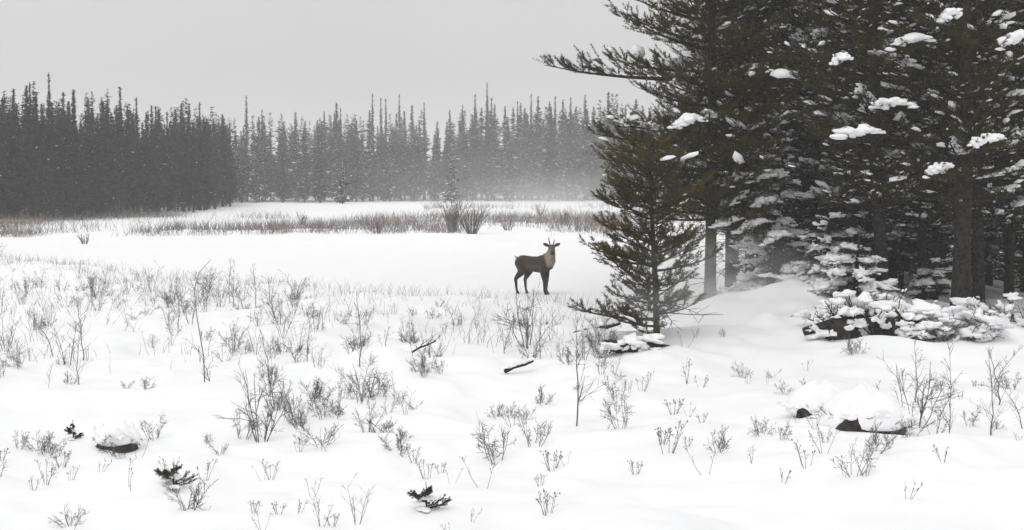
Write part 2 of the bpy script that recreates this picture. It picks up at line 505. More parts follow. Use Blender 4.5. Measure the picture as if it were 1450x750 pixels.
detailed_pine('pine_sapling', 'small bushy pine in front of the stand, one low branch reaching out over the snow', pa, 3.3, .045, .45, .85, 12,
    extra=[(zA(452), LEFT + .25, 118 * mA, .0, .14, 0), (zA(462), LEFT - .3, .75, -.02, .2, 0), (zA(366), LEFT + .1, 92 * mA, .02, .14, 0), (zA(375), LEFT - .4, .9, 0, .1, 0),
           (zA(330), LEFT + .2, .8, 0, .15, 0), (zA(300), LEFT + .0, .75, .05, .15, 0), (zA(470), LEFT + 1.2, .6, -.05, .1, 0)],
    step=.19, per=5, dens=1.5, snow=.03, nper=42, shoot=.2, column=True)

V_PINE = [whole_pine(21, 11.5, .115, 1.8, 2.0), whole_pine(22, 10.5, .09, 1.4, 1.8, snow=.22), whole_pine(23, 12.5, .155, 2.0, 2.1),
          whole_pine(24, 10.0, .065, 1.2, 1.6, snow=.3), whole_pine(25, 11.0, .115, 1.9, 2.2, lean=(.5, .1))]
V_UNDER = [whole_pine(26, 3.6, .045, .25, 1.0, .24, 5, 1.0, .25), whole_pine(27, 4.6, .05, .3, 1.15, .26, 5, .9, .35)]
STAND = [  # photo x of trunk, photo y of base, variant, scale, rotation, label
    (1062, 425, 1, 1.0, .3, 'dark pine standing just behind the tall pine with the long branch', None),
    (1094, 418, 0, 1.0, 2.1, 'straight dark pine rising behind the snow-laden young spruce', None),
    (1150, 408, 3, 1.05, 1.0, 'slim pine heavy with snow flecks beside the thin dead pole', None),
    (1230, 418, 3, 1.0, 4.0, 'slim dark pine next to the bent pine trunk', None),
    (1252, 432, 4, 1.0, 2.6, 'dark pine with a bent leaning trunk behind the snowy brush pile', None),
    (1305, 428, 1, .95, 5.0, 'thin dark pine between the bent pine and the stoutest trunk', None),
    (1322, 420, 3, 1.1, .9, 'very slim pine close beside the stoutest trunk', None),
    (1360, 442, 2, 1.0, 1.4, 'stoutest dark pine trunk of the stand, its base behind snowy brush', None),
    (1386, 436, 0, .95, 3.3, 'dark pine directly beside the stoutest trunk', None),
    (1428, 425, 1, 1.0, 2.2, 'dark pine with snow clumps past the stoutest trunk', None),
    (1478, 440, 0, 1.05, .2, 'pine at the end of the stand', None),
]
STAND_ROOTS = []
for x, y, k, s, rz, lab, grp in STAND:
    STAND_ROOTS.append(instance(V_PINE[k], 'pine_tree', lab, 'tree', ground_at(x, y), rz, s))
def snow_limb(root, px, py, wpx, seed, reach=2.1, rise=.05):
    """a limb of this pine carrying one thick arched load of snow"""
    rng = np.random.default_rng(seed)
    rx, ry, rz = root.location
    d = ry - reach; tip = at_y(px - wpx * .45, py, d); m = d / F
    mw = Matrix.LocRotScale(root.location, root.rotation_euler, root.scale).inverted()
    T = np.array(mw @ Vector(tip)); sc = 1 / root.scale[0]
    S = np.array([0, 0, T[2] - rise])
    v = T - S; L = np.hypot(v[0], v[1])
    a, b, c = pine_branch(S, math.atan2(v[1], v[0]), L, rise / L, .0, .03, rng, 1.0, .3, .1, 34, .26, 0)
    o = link('branch', a.mesh('branch', M['bark']), root)
    link('needles', b.mesh('needles', M['needle_dark'], False), o)
    across = np.array(mw.to_3x3() @ Vector((1, 0, 0))); across /= np.linalg.norm(across)
    n = 9; s = np.linspace(0, 1, n); w = wpx * m * sc
    prof = np.sin(.35 + 2.5 * s) * rng.uniform(.75, 1.15, n)
    tilt = rng.uniform(-.1, .3)
    arch = lambda q: .15 * w * np.sin(q * 2.7) + tilt * w * q
    cc = T + across * (s * w * .85)[:, None] + np.array([0, 0, 1]) * arch(s)[:, None] + rng.normal(size=(n, 3)) * .02
    g = Geo(); blobs(g, cc, np.stack([w * .17 * (.6 + .6 * prof), .13 * prof + .02, .065 * prof + .012], -1), 2, .34, rng, .6, np.repeat(across[None], n, 0))
    k = 4; u = rng.uniform(.15, .7, k)
    blobs(g, T + across * (u * w)[:, None] + np.array([0, 0, 1]) * (arch(u) - .035)[:, None] + rng.normal(size=(k, 3)) * [.03, .03, .015], np.stack([rng.uniform(.04, .07, k), rng.uniform(.03, .06, k), rng.uniform(.03, .05, k)], -1), 2, .3, rng, 1.0)
    sub = np.linspace(0, 1, 14)
    Bq = T + across * (sub * w)[:, None] + np.array([0, 0, 1]) * (arch(sub) - .06)[:, None]; Tq = Bq + rng.normal(size=(14, 3)) * .12 - [0, 0, .08]
    gn = Geo(); needles(gn, Bq, Tq, 40, .074, .0058, rng); link('needles', gn.mesh('needles', M['needle_dark'], False), o)
    link('bough_snow', g.mesh('bough_snow', M['bough_snow']), o)
for j, (root, px, py, w, reach) in enumerate([(STAND_ROOTS[4], 1290, 66, 62, 2.2), (STAND_ROOTS[4], 1268, 152, 58, 2.3), (STAND_ROOTS[4], 1216, 196, 72, 2.4), (STAND_ROOTS[7], 1330, 250, 40, 1.9),
        (STAND_ROOTS[7], 1400, 205, 50, 2.3), (STAND_ROOTS[7], 1436, 66, 44, 2.2), (BIG_PINE, 972, 182, 50, 2.2), (STAND_ROOTS[0], 1160, 275, 40, 3.0), (STAND_ROOTS[7], 1345, 30, 34, 2.2), (STAND_ROOTS[4], 1190, 90, 30, 2.3)]):
    snow_limb(root, px, py, w, 400 + j, reach)
rng = np.random.default_rng(5)
BACK = [(1048, 38.5), (1120, 38), (1180, 41), (1210, 39), (1275, 39.5), (1340, 40), (1410, 38.5), (1455, 40), (1075, 43), (1140, 45), (1200, 47), (1245, 44), (1295, 46), (1350, 45), (1400, 47),
        (1450, 44), (1500, 43), (1052, 48), (1100, 52), (1170, 54), (1230, 56), (1290, 53), (1335, 55), (1390, 57), (1440, 53), (1510, 50), (1550, 42), (1580, 47), (1130, 62), (1200, 66), (1270, 63), (1340, 66), (1410, 64), (1470, 62), (1540, 60)]
for i, (x, d) in enumerate(BACK):
    X = (x - 725) / F * d + rng.normal() * .25
    kk = i % 5
    instance(V_PINE[kk], 'pine_tree', ['medium-trunked shaded pine', 'thin-trunked snow-flecked pine', 'thick-trunked tall pine', 'very slim snowy pine', 'leaning shaded pine'][kk] + ' deep in the dark stand', 'tree',
             on_ground(X, d), rng.uniform(0, 6.28), rng.uniform(.85, 1.1), 'pines deep in the stand')

for i, (x, d) in enumerate([(1045, 37.5), (1080, 36.5), (1130, 36), (1165, 38), (1205, 36.5), (1235, 40), (1280, 36.5), (1300, 41), (1335, 37), (1375, 39), (1405, 36), (1440, 37.5), (1475, 36), (1150, 46), (1220, 49), (1265, 47), (1320, 50), (1380, 48), (1435, 49), (1500, 40), (1110, 44), (1530, 38)]):
    X = (x - 725) / F * d + rng.normal() * .2
    instance(V_UNDER[i % 2], 'young_pine', ['bushy young pine in the shade under the tall pines', 'taller snow-flecked young pine in the shade under the tall pines'][i % 2], 'tree',
             on_ground(X, d), rng.uniform(0, 6.28), rng.uniform(.7, 1.1), 'young pines under the stand')

# thin dead pole
def dead_pole():
    rng = np.random.default_rng(31)
    b = ground_at(1190, 405)
    g, p = trunk_geo(8.0, .055, rng, (-.12, 0), .03, 7)
    dead_twigs(g, p, 1.2, 7, 22, rng)
    r = thing('dead_tree', 'thin bare dead pole standing among the pines by a snow-laden spruce', 'tree', b)
    link('trunk', g.mesh('trunk', M['bark']), r)
dead_pole()

# snow-laden young spruces: drooping boughs each under its own load of snow
def snowy_spruce(label, loc, h, R, seed, load=1.0, per=6, step=.24, left_bias=0, top_cut=1):
    rng = np.random.default_rng(seed)
    root = thing('spruce_sapling', label, 'tree', loc)
    tg, p = trunk_geo(h, .02 + .018 * h, rng, (0, 0), .03, 7)
    link('trunk', tg.mesh('trunk', M['bark']), root)
    z = .25
    while z < h - .15:
        t = z / h
        L0 = R * (1 - t) ** .8 + .1
        a0 = rng.uniform(0, 6.28)
        for k in range(per):
            az = a0 + k * 6.283 / per + rng.normal() * .2
            L = L0 * rng.uniform(.75, 1.15)
            rise, up = rng.uniform(-.45, -.15) + .5 * t, rng.uniform(-.15, .15)
            q = curve_path(trunk_pos(p, z), az, L, rise, up, rng, 6, .05)
            gw, gn, gs = Geo(), Geo(), Geo()
            gw.tube(q, np.linspace(.012, .004, 6), 4, False)
            nb = int(10 + 18 * L)
            pos, dr = interp_path(q, np.linspace(.12, 1, nb))
            B, T = [], []
            for j in range(nb):
                sd = 1 if j % 2 else -1
                s = j / nb
                a = math.atan2(dr[j, 1], dr[j, 0]) + sd * rng.uniform(.6, 1.1)
                l = (.10 + .30 * L * (1 - s)) * rng.uniform(.6, 1.1)
                e = pos[j] + np.array([math.cos(a) * l, math.sin(a) * l, -.35 * l + rng.normal() * .02])
                B.append(pos[j]); T.append(e)
            B, T = np.array(B), np.array(T)
            needles(gn, B, T, 34, .036, .005, rng, (.6, 1.2))
            o = link('branch', gw.mesh('branch', M['bark']), root)
            link('needles', gn.mesh('needles', M['spruce'], False), o)
            if rng.random() < .5 * load:
                n = max(2, int(5 * L / .5))
                pq, pd = interp_path(q, np.linspace(.35, 1.0, n))
                sc = (.6 + .7 * L) * load
                w = np.sin(np.linspace(.5, 2.6, n)) * rng.uniform(.8, 1.2, n) * sc
                blobs(gs, pq + [0, 0, .035] + rng.normal(size=(n, 3)) * .03, np.stack([.10 * w + .02, .075 * w + .015, .045 * w + .01], -1), 2, .65, rng, .5, pd)
                m = len(B) // 3
                ii = rng.choice(len(B), m, replace=False)
                s = rng.uniform(.5, 1.1, m) * sc
                blobs(gs, B[ii] * .4 + T[ii] * .6 + [0, 0, .02], np.stack([.06 * s, .035 * s, .025 * s], -1), 0, .4, rng, .5, T[ii] - B[ii])
                link('bough_snow', gs.mesh('bough_snow', M['bough_snow']), o)
        z += step * rng.uniform(.8, 1.2)
    return root
young = snowy_spruce('young spruce with thick slabs of snow on its boughs beside the tall pine', ground_at(1098, 432), 3.6, 1.0, 41, 1.0)
for j, (px, py, w, reach) in enumerate([(1072, 226, 58, .5), (1046, 264, 44, .8), (1094, 256, 50, .8), (1040, 292, 40, .9), (1085, 292, 46, 1.0), (1030, 322, 44, 1.0), (1066, 330, 50, 1.1), (1100, 345, 44, 1.1)]):
    snow_limb(young, px, py, w, 430 + j, reach)
snowy_spruce('small snow-covered spruce drooping below the thin dead pole', ground_at(1168, 425), 1.9, .95, 42, 1.15, 7, .2)
snowy_spruce('low snow-smothered spruce at the foot of the bent pine', ground_at(1212, 432), 1.3, .8, 43, 1.1, 7, .2)
snowy_spruce('little spruce deep in snow between the two thickest trunks', ground_at(1325, 430), 1.0, .6, 44, 1.1, 6, .2)

# ------------------------------------------------------------------ far conifers
def far_conifer(seed, h, R, base, snow=.0, tip=.8, dens=1.0, bare_twig=0):
    rng = np.random.default_rng(seed)
    tg = Geo()
    tg.tube(np.array([[0, 0, -.3], [0, 0, h * .5], [0, 0, h]]), [.05 + .008 * h, .035 + .004 * h, .012], 5)
    gn, gs = Geo(), Geo()
    nf = int(h * 34 * dens)
    z = base + (h - base) * rng.random(nf) ** 1.05
    t = (z - base) / (h - base)
    # uneven outline: a radius that varies by height and side
    k1, k2 = rng.uniform(0, 6.28, 2)
    az = rng.uniform(0, 6.28, nf)
    prof = R * ((1 - t) ** tip + .05) * np.clip(.35 + t * 4, 0, 1) * (.85 + .22 * np.sin(t * 19 + k1) + .15 * np.sin(az * 2 + k2 + t * 6))
    L = prof * rng.uniform(.55, 1.15, nf)
    d = np.stack([np.cos(az), np.sin(az), 0 * az], -1)
    s = np.stack([-np.sin(az), np.cos(az), 0 * az], -1)
    droop = rng.uniform(-.55, .05, nf) + .45 * t
    V, S = [], []
    for f0, f1, wd in ((.0, .55, .11), (.3, .85, .10), (.55, 1.0, .07), (.2, .7, .08)):
        off = rng.normal(size=(nf, 1)) * .10 * s
        a = d * (L * f0)[:, None]; b = d * (L * f1)[:, None] + off
        a[:, 2] = z + droop * L * f0; b[:, 2] = z + droop * L * f1 + rng.normal(size=nf) * .06
        w = (wd * (.3 + .8 * (1 - t)) + .08 * L)[:, None] * (s + rng.normal(size=(nf, 3)) * .45)
        tri = np.stack([a - w, a + w, b], 1)
        V.append(tri)
        if snow:
            k = rng.random(nf) < snow * (1.15 - t)
            q = tri[k].copy(); c = q.mean(1, keepdims=True)
            q = c + (q - c) * rng.uniform(.5, 1.0, (k.sum(), 1, 1)); q[:, :, 2] += .05
            S.append(q); q2 = q.copy(); q2[:, 2, 2] -= .09; S.append(q2)
    V = np.concatenate(V).reshape(-1, 3); gn.add(V, np.arange(len(V)).reshape(-1, 3))
    if bare_twig:
        for _ in range(bare_twig):
            zz = rng.uniform(.3, base + 1.0); a = rng.uniform(0, 6.28); l = rng.uniform(.4, 1.0)
            tg.tube(np.array([[0, 0, zz], [math.cos(a) * l, math.sin(a) * l, zz + rng.uniform(-.3, .3)]]), [.025, .012], 3, False)
    subs = []
    if S and sum(len(x) for x in S):
        S = np.concatenate(S).reshape(-1, 3); gs.add(S, np.arange(len(S)).reshape(-1, 3))
        subs = [('bough_snow', gs.mesh('bough_snow', M['bough_snow'], False))]
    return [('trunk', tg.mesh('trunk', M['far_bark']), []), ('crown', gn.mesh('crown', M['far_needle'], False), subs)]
V_LEFT = [far_conifer(51, 8.0, 1.35, .9, .015, .8, 1.8, 40), far_conifer(52, 7.6, 1.2, 1.3, .0, .7, 1.7, 44), far_conifer(53, 8.8, 1.2, .8, .02, 1.0, 1.8, 40), far_conifer(54, 7.2, 1.3, .6, .015, .85, 1.8, 36), far_conifer(55, 8.2, 1.1, 1.5, .01, .75, 1.6, 50)]
V_SPIRE = [far_conifer(56, 10.0, .95, 1.5, .02, 1.05, 1.2, 20), far_conifer(57, 10.6, .8, 2.0, .01, 1.0, 1.1, 24)]
V_FAR = [far_conifer(61, 9.0, 1.6, .5, .16, .85, 1.4), far_conifer(62, 8.4, 1.5, .6, .24, .85, 1.4), far_conifer(63, 9.6, 1.5, 1.0, .07, .8, 1.4, 10), far_conifer(64, 8.0, 1.7, .4, .24, .9, 1.4), far_conifer(65, 9.2, 1.35, 1.4, .05, .75, 1.3, 16)]
V_FSPIRE = [far_conifer(66, 12.0, 1.0, 2.0, .04, 1.1, 1.0), far_conifer(67, 12.6, .7, 2.5, .02, 1.0, .9)]
V_SNOWY = [far_conifer(68, 5.0, 1.4, .2, .7, .9, 1.5)]
rng = np.random.default_rng(8)
# nearer stand: its edge recedes from photo (0,316) to (325,292)
def left_edge(px):
    return np.interp(px, [-250, 0, 100, 200, 290, 330], [322, 314, 311, 306, 299, 292])
nleft = 0
LEFT_LOOK = ['broad dark conifer', 'blunt-topped dark conifer', 'tapering pointed dark conifer', 'short full dark conifer', 'bare-stemmed dark conifer']
FAR_LOOK = ['full grey spruce', 'snow-streaked grey spruce', 'tall darker spruce', 'squat spruce white with snow', 'narrow dark spruce with bare lower stem']
for row in range(7):
    px = -180.0
    while px < 330 - row * 2:
        e = ground_at(px, left_edge(px))
        d = e[1] + row * rng.uniform(1.8, 3.0) + rng.uniform(-.8, 1.2)
        X = (px - 725) / F * d
        p = on_ground(X, d)
        k = int(rng.integers(5))
        hs = np.interp(px, [0, 100, 200, 325], [1.0, .95, .90, 1.0]) * rng.uniform(.82, 1.05) * (.80 if row == 0 else 1)
        instance(V_LEFT[k], 'conifer', LEFT_LOOK[k] + (' at the front edge of the nearer dark stand' if row == 0 else ' inside the nearer dark stand'), 'tree', p, rng.uniform(0, 6.28), hs, 'conifers of the nearer dark stand')
        nleft += 1
        px += 1.75 * F / d * rng.uniform(.5, 1.15)
for px, top, w in [(8, 140, 0), (22, 125, 0), (45, 117, 1), (72, 103, 1), (92, 130, 0), (107, 126, 0), (127, 137, 1), (147, 143, 1), (172, 122, 0), (195, 138, 1), (222, 150, 1), (284, 145, 1), (268, 158, 0), (238, 158, 0)]:
    d = ground_at(px, left_edge(px))[1] + rng.uniform(3, 9)
    X = (px - 725) / F * d; p = on_ground(X, d)
    hh = at_y(px, top, d)[2] - p[2]
    instance(V_SPIRE[w], 'conifer', 'tall spire-topped conifer poking above the nearer dark stand', 'tree', p, rng.uniform(0, 6.28), (rng.uniform(.8, 1.1), 1, hh / (10.0, 10.6)[w]), 'tall spires of the nearer stand')
# far treeline behind the lake
nfar = 0
far_rise = lambda px: float(np.interp(px, [340, 520, 650, 750, 850], [1.0, 1.03, 1.07, 1.2, 1.22]))
def far_edge(px):
    return np.interp(px, [250, 340, 600, 850, 1000, 1500], [289, 287.5, 285, 284, 288, 292])
for row in range(5):
    px = 250.0
    while px < 1180:
        d = ground_at(px, far_edge(px))[1] + row * rng.uniform(3, 5) + rng.uniform(-2, 3)
        X = (px - 725) / F * d; p = on_ground(X, d)
        k = int(rng.integers(5))
        if row == 0 and rng.random() < .5: k = 3
        instance(V_FAR[k], 'spruce', FAR_LOOK[k] + (' at the front of the hazy far treeline' if row == 0 else ' inside the hazy far treeline'), 'tree', p, rng.uniform(0, 6.28), rng.uniform(.75, 1.08) * (.8 if row == 0 else 1) * far_rise(px), 'spruces of the far treeline')
        nfar += 1
        px += 2.6 * F / d * rng.uniform(.45, 1.2)
for px, top, w in [(350, 135, 0), (372, 155, 0), (483, 153, 1), (528, 132, 1), (540, 138, 1), (547, 140, 0), (566, 133, 1), (601, 145, 1), (673, 133, 0), (690, 117, 1), (696, 138, 0), (752, 133, 1), (786, 136, 0), (808, 137, 0), (828, 134, 1), (733, 143, 0), (655, 148, 0)]:
    d = ground_at(px, far_edge(px))[1] + rng.uniform(6, 16)
    X = (px - 725) / F * d; p = on_ground(X, d)
    hh = at_y(px, top, d)[2] - p[2]
    instance(V_FSPIRE[w], 'spruce', 'thin tall spire spruce rising above the hazy far treeline', 'tree', p, rng.uniform(0, 6.28), (rng.uniform(1.0, 1.35), 1.1, hh / (12.0, 12.6)[w]), 'spires of the far treeline')
p = ground_at(640, 287)
instance(V_SNOWY[0], 'spruce', 'small spruce white with snow before the far treeline, behind the dark willow clump', 'tree', p, 0, (1.05, 1.05, 1.0))
p = ground_at(485, 288.5)
instance(V_SNOWY[0], 'spruce', 'small snow-plastered spruce at the foot of the far treeline', 'tree', p, 2, (.9, .9, .8))
# the wood behind: one mass
def forest_mass(variants, spots, name, label):
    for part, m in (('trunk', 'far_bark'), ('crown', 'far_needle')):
        pass
    G = Geo()
    for (x, y, s, k, a) in spots:
        me = variants[k][1][1]
        n = len(me.vertices); co = np.empty(n * 3, np.float32); me.vertices.foreach_get('co', co); co = co.reshape(-1, 3)
        m = n // 3
        sel = np.random.default_rng(int(x * 100) & 0xFFFF).random(m) < .32
        c = co.reshape(-1, 3, 3)[sel].reshape(-1, 3) * s * [1.45, 1.45, 1]
        ca, sa = math.cos(a), math.sin(a)
        c = np.stack([c[:, 0] * ca - c[:, 1] * sa, c[:, 0] * sa + c[:, 1] * ca, c[:, 2]], -1) + on_ground(x, y)
        G.add(c, np.arange(len(c)).reshape(-1, 3))
    tag(link(name, G.mesh(name, M['far_needle'], False)), label, 'forest', None, 'stuff')
sp = []
for _ in range(300):
    px = rng.uniform(-260, 320); d = ground_at(px, left_edge(px))[1] + rng.uniform(4, 40)
    sp.append(((px - 725) / F * d, d, rng.uniform(.4, .7) if _ % 3 == 0 else rng.uniform(.86, 1.04), int(rng.integers(5)), rng.uniform(0, 6.28)))
forest_mass(V_LEFT, sp, 'forest_mass', 'dark wood filling in behind the nearer stand of conifers')
sp = []
for _ in range(520):
    px = rng.uniform(230, 1500); d = ground_at(px, far_edge(px))[1] + rng.uniform(4, 60)
    sp.append(((px - 725) / F * d, d, (rng.uniform(.35, .65) if _ % 3 == 0 else rng.uniform(.85, 1.06)) * far_rise(px), int(rng.integers(5)), rng.uniform(0, 6.28)))
forest_mass(V_FAR, sp, 'forest_mass', 'grey hazy wood filling in behind the far treeline')
print('far trees', nleft, nfar)

# ------------------------------------------------------------------ bare shrubs, weeds, saplings
def twig_tree(g, start, d, L, r, depth, rng, curl=.25, sides=3, kids=(3, 6), spread=.6, up=.25):
    n = 5
    p = [np.array(start, float)]; d = unit(d)
    for i in range(n):
        d = unit(d + rng.normal(size=3) * curl * .35 + [0, 0, up * .12])
        p.append(p[-1] + d * L / n)
    p = np.array(p)
    g.tube(p, np.linspace(r, max(r * .45, .0016), n + 1), sides, False)
    if depth > 0:
        for s in rng.uniform(.25, .97, int(rng.integers(*kids))):
            a, dd = interp_path(p, [s])
            v = unit(dd[0] + rng.normal(size=3) * spread)
            twig_tree(g, a[0], v, L * rng.uniform(.28, .5) * (1.15 - .4 * s), r * .55, depth - 1, rng, curl, 3, kids, spread, up)
    return p
def shrub_variant(seed, h, stems, lean, depth=2, r=.006, kids=(3, 6), curl=.25):
    rng = np.random.default_rng(seed); parts = []
    for k in range(stems):
        a = rng.uniform(0, 6.28); l = rng.uniform(.2, 1) * lean
        g = Geo()
        twig_tree(g, [math.cos(a) * .04, math.sin(a) * .04, -.06], [math.cos(a) * l, math.sin(a) * l, 1], h * rng.uniform(.65, 1.1), r * rng.uniform(.8, 1.15), depth, rng, curl, 4, kids)
        parts.append(('stem', g.mesh('stem', M['twig']), []))
    return parts
def weed_variant(seed, h, stems):
    rng = np.random.default_rng(seed); parts = []
    for k in range(stems):
        a = rng.uniform(0, 6.28); l = rng.uniform(.1, .7); g = Geo(); gh = Geo()
        p = twig_tree(g, [math.cos(a) * .03, math.sin(a) * .03, -.05], [math.cos(a) * l, math.sin(a) * l, 1], h * rng.uniform(.6, 1.1), .0045, 0, rng, .2)
        c, rr = [p[-1]], [[.0085, .0085, .012]]
        for s in rng.uniform(.45, .95, int(rng.integers(2, 5))):
            q, dd = interp_path(p, [s]); e = q[0] + unit(dd[0] + rng.normal(size=3) * .5) * h * rng.uniform(.1, .22)
            g.tube(np.array([q[0], e]), [.0028, .002], 3, False); c.append(e); rr.append([.0065, .0065, .009])
        blobs(gh, c, np.array(rr) * rng.uniform(.7, 1.3, (len(c), 1)), 0, .3, rng, 1.0)
        parts.append(('stem', g.mesh('stem', M['weed']), [('seed_heads', gh.mesh('seed_heads', M['weed']))]))
    return parts
def sapling_variant(seed, h, bend):
    rng = np.random.default_rng(seed); g = Geo(); n = 8
    s = np.linspace(0, 1, n); a = rng.uniform(0, 6.28)
    p = np.stack([bend * s ** 2 * math.cos(a) + rng.normal(size=n) * .012, bend * s ** 2 * math.sin(a) + rng.normal(size=n) * .012, s * h - .06], -1)
    g.tube(p, np.linspace(.011, .003, n), 4, False)
    gt = Geo()
    for s in rng.uniform(.12, .95, int(9 + 7 * h)):
        q, dd = interp_path(p, [s]); az = rng.uniform(0, 6.28)
        twig_tree(gt, q[0], [math.cos(az), math.sin(az), rng.uniform(.5, 1.6)], h * .30 * (1.1 - s) + .05, .0042, 1, rng, .3, 3, (1, 4))
    return [('stem', g.mesh('stem', M['twig']), []), ('twigs', gt.mesh('twigs', M['twig']), [])]
V_SHRUB = [shrub_variant(70 + k, h, st, ln, 2) for k, (h, st, ln) in enumerate([(.75, 6, .5), (.6, 7, .7), (.9, 5, .4), (.7, 8, .6), (.5, 6, .9), (.85, 4, .5)])]
V_BUSHY = [shrub_variant(80 + k, h, st, ln, 2, .004, (4, 8), .4) for k, (h, st, ln) in enumerate([(.34, 7, .9), (.28, 8, 1.1), (.42, 7, .7), (.36, 6, 1.0)])]
V_WEED = [weed_variant(90 + k, h, st) for k, (h, st) in enumerate([(.4, 5), (.32, 3), (.45, 2), (.36, 8), (.28, 4), (.5, 4)])]
V_SAP = [sapling_variant(100 + k, h, b) for k, (h, b) in enumerate([(1.2, .15), (1.0, .5), (1.4, .1), (.8, .25)])]
KIND = {'s': (V_SHRUB, 'bare_shrub', 'shrub', [.75, .6, .9, .7, .5, .85]), 'b': (V_BUSHY, 'low_bush', 'bush', [.34, .28, .42, .36]),
        'w': (V_WEED, 'dead_weed', 'weed', [.4, .32, .45, .36, .28, .5]), 't': (V_SAP, 'bare_sapling', 'sapling', [1.2, 1.0, 1.4, .8])}
rng = np.random.default_rng(17)
LOOK = {'s': ['six-stemmed bare shrub', 'wide-spreading bare shrub', 'tall bare shrub', 'many-stemmed bare shrub', 'low sprawling bare shrub', 'sparse tall bare shrub'],
        'b': ['rounded twiggy bush', 'flat spreading twiggy bush', 'upright twiggy bush', 'loose twiggy bush'],
        'w': ['five-stalked dead weed', 'three-stalked dead weed', 'two-stalked dead weed', 'fan of dead weed stalks', 'short tuft of dead weed', 'tall four-stalked dead weed'],
        't': ['straight bare sapling', 'bent bare sapling', 'tall straight thin sapling', 'short bare sapling']}
def plant(kind, px, py, hpx=None, k=None, label=None, group=None, sc=None, rz=None):
    V, nm, cat, hs = KIND[kind]
    k = int(rng.integers(len(V))) if k is None else k
    p = ground_at(px, py)
    if sc is None: sc = hpx * p[1] / F / hs[k]
    if group: label = LOOK[kind][k] + ' ' + label
    return instance(V[k], nm, label, cat, p, rng.uniform(0, 6.28) if rz is None else rz, sc, group)
# the ones that can be singled out in the photograph
for a in [('t', 117, 510, 95, 0, 'dark upright sapling with dense twigs, standing alone amid the pale shrubs'),
          ('t', 296, 545, 60, 3, 'short twiggy sapling below the arching bare stem'),
          ('t', 818, 602, 165, 2, 'dark single-stemmed sapling before the low pine branch'),
          ('s', 370, 625, 110, 3, 'large tangle of bare upright stems in the open foreground snow'),
          ('s', 748, 492, 90, 3, 'dense spray of bare willow stems rising just below the caribou'),
          ('b', 541, 560, 42, 0, 'brown twiggy bush in front of the round snow mound'),
          ('b', 705, 655, 72, 2, 'wispy leaning bush below the fallen branch'),
          ('b', 880, 606, 60, 2, 'dark narrow bush right of the single-stemmed sapling'),
          ('b', 270, 722, 58, 0, 'dry twigs directly under the dark evergreen sprig'),
          ('b', 100, 748, 46, 3, 'small round bush alone in smooth snow near the bottom corner'),
          ('w', 775, 728, 48, 3, 'fan-shaped tuft of dead weeds with round seed heads alone in smooth snow'),
          ('s', 1295, 605, 105, 3, 'feathery bare shrub beside the snow-capped tussock with the dark hollow'),
          ('t', 1345, 628, 150, 2, 'very thin tall sapling in front of the snowy brush pile'),
          ('t', 1415, 590, 85, 3, 'thin sapling with few twigs on the snow past the feathery shrub'),
          ('b', 1238, 640, 42, 1, 'little fan-shaped bush under the snow-capped tussock'),
          ('s', 1210, 662, 55, 4, 'sprawling crooked twig lying out from the snow-capped tussock'),
          ('w', 1285, 706, 36, 1, 'tiny dead weed alone in the smooth right-hand snow'),
          ('w', 1108, 684, 26, 4, 'tiny tuft of dead stems alone on smooth snow'),
          ('b', 1145, 560, 24, 1, 'brown tuft half buried in drifting snow above the tussock'),
          ('b', 1210, 502, 28, 1, 'dark tuft of twigs in front of the brush pile'),
          ('s', 455, 745, 60, 5, 'bent forked stems leaning over smooth foreground snow'),
          ('s', 505, 742, 70, 5, 'thin forked stem beside the bent forked stems'),
          ('w', 945, 642, 60, 0, 'stiff dead weed standing below the pine stand'),
          ('w', 1000, 672, 50, 2, 'pair of crooked dead stems below the pine stand'),
          ('s', 520, 612, 50, 1, 'dark short shrub with a flat twiggy top'),
          ('b', 475, 580, 28, 1, 'squat brown tuft on a small snow bump')]:
    plant(*a[:5], label=a[5])
# arching bare stem
g = Geo(); b = ground_at(290, 545); sc_ = b[1] / F
pp = np.array([[0, 0, -.05], [-.02, .05, 40 * sc_], [-12 * sc_, .1, 95 * sc_], [-16 * sc_, .1, 135 * sc_], [-8 * sc_, .1, 160 * sc_], [8 * sc_, .1, 178 * sc_]])
g.tube(pp, np.linspace(.008, .003, 6), 4)
twig_tree(g, pp[1], [-1, 0, 1.2], .35, .004, 1, rng)
tag(link('bent_sapling', g.mesh('bent_sapling', M['twig']), None, b), 'single arching bare stem bending over at the lake edge', 'sapling')
# scattered ones
def zone(kind, n, x0, x1, ylo, yhi, smin, smax, label, group):
    for _ in range(n):
        for _try in range(12):
            x = rng.uniform(x0, x1); t = rng.random()
            y = ylo(x) + (yhi(x) - ylo(x)) * t
            q = at_z(x, y, .2)
            if vnoise(q[0] * .55, q[1] * .45, 51) * .7 + vnoise(q[0] * 1.5, q[1] * 1.1, 52) * .4 > rng.uniform(.42, .75): break
        plant(kind, x, y, label=label, group=group, sc=smin + (smax - smin) * rng.random() ** 1.5 * 1.15)
shore = lambda x: np.interp(x, [0, 100, 300, 550, 700, 830], [372, 385, 408, 425, 440, 455])
zone('s', 84, -60, 420, lambda x: shore(x), lambda x: 520 + 0 * x, .32, .85, 'in the thicket sloping down to the lake edge', 'bare shrubs by the lake edge')
zone('s', 22, -40, 300, lambda x: shore(x) - 12, lambda x: 450 + 0 * x, .45, .9, 'on the hummocks at the lake edge', 'shrubs on the lake-edge hummocks')
zone('s', 44, 380, 870, lambda x: shore(x) + 8, lambda x: 600 + 0 * x, .3, .75, 'among snowy hummocks on the near bank', 'bare shrubs among the hummocks')
zone('t', 30, -60, 800, lambda x: shore(x) + 5, lambda x: 580 + 0 * x, .3, .8, 'scattered through the shrubs on the near bank', 'saplings on the near bank')
zone('b', 95, -40, 880, lambda x: shore(x) + 5, lambda x: 650 + 0 * x, .4, .95, 'poking out of the near-bank snow', 'low bushes on the near bank')
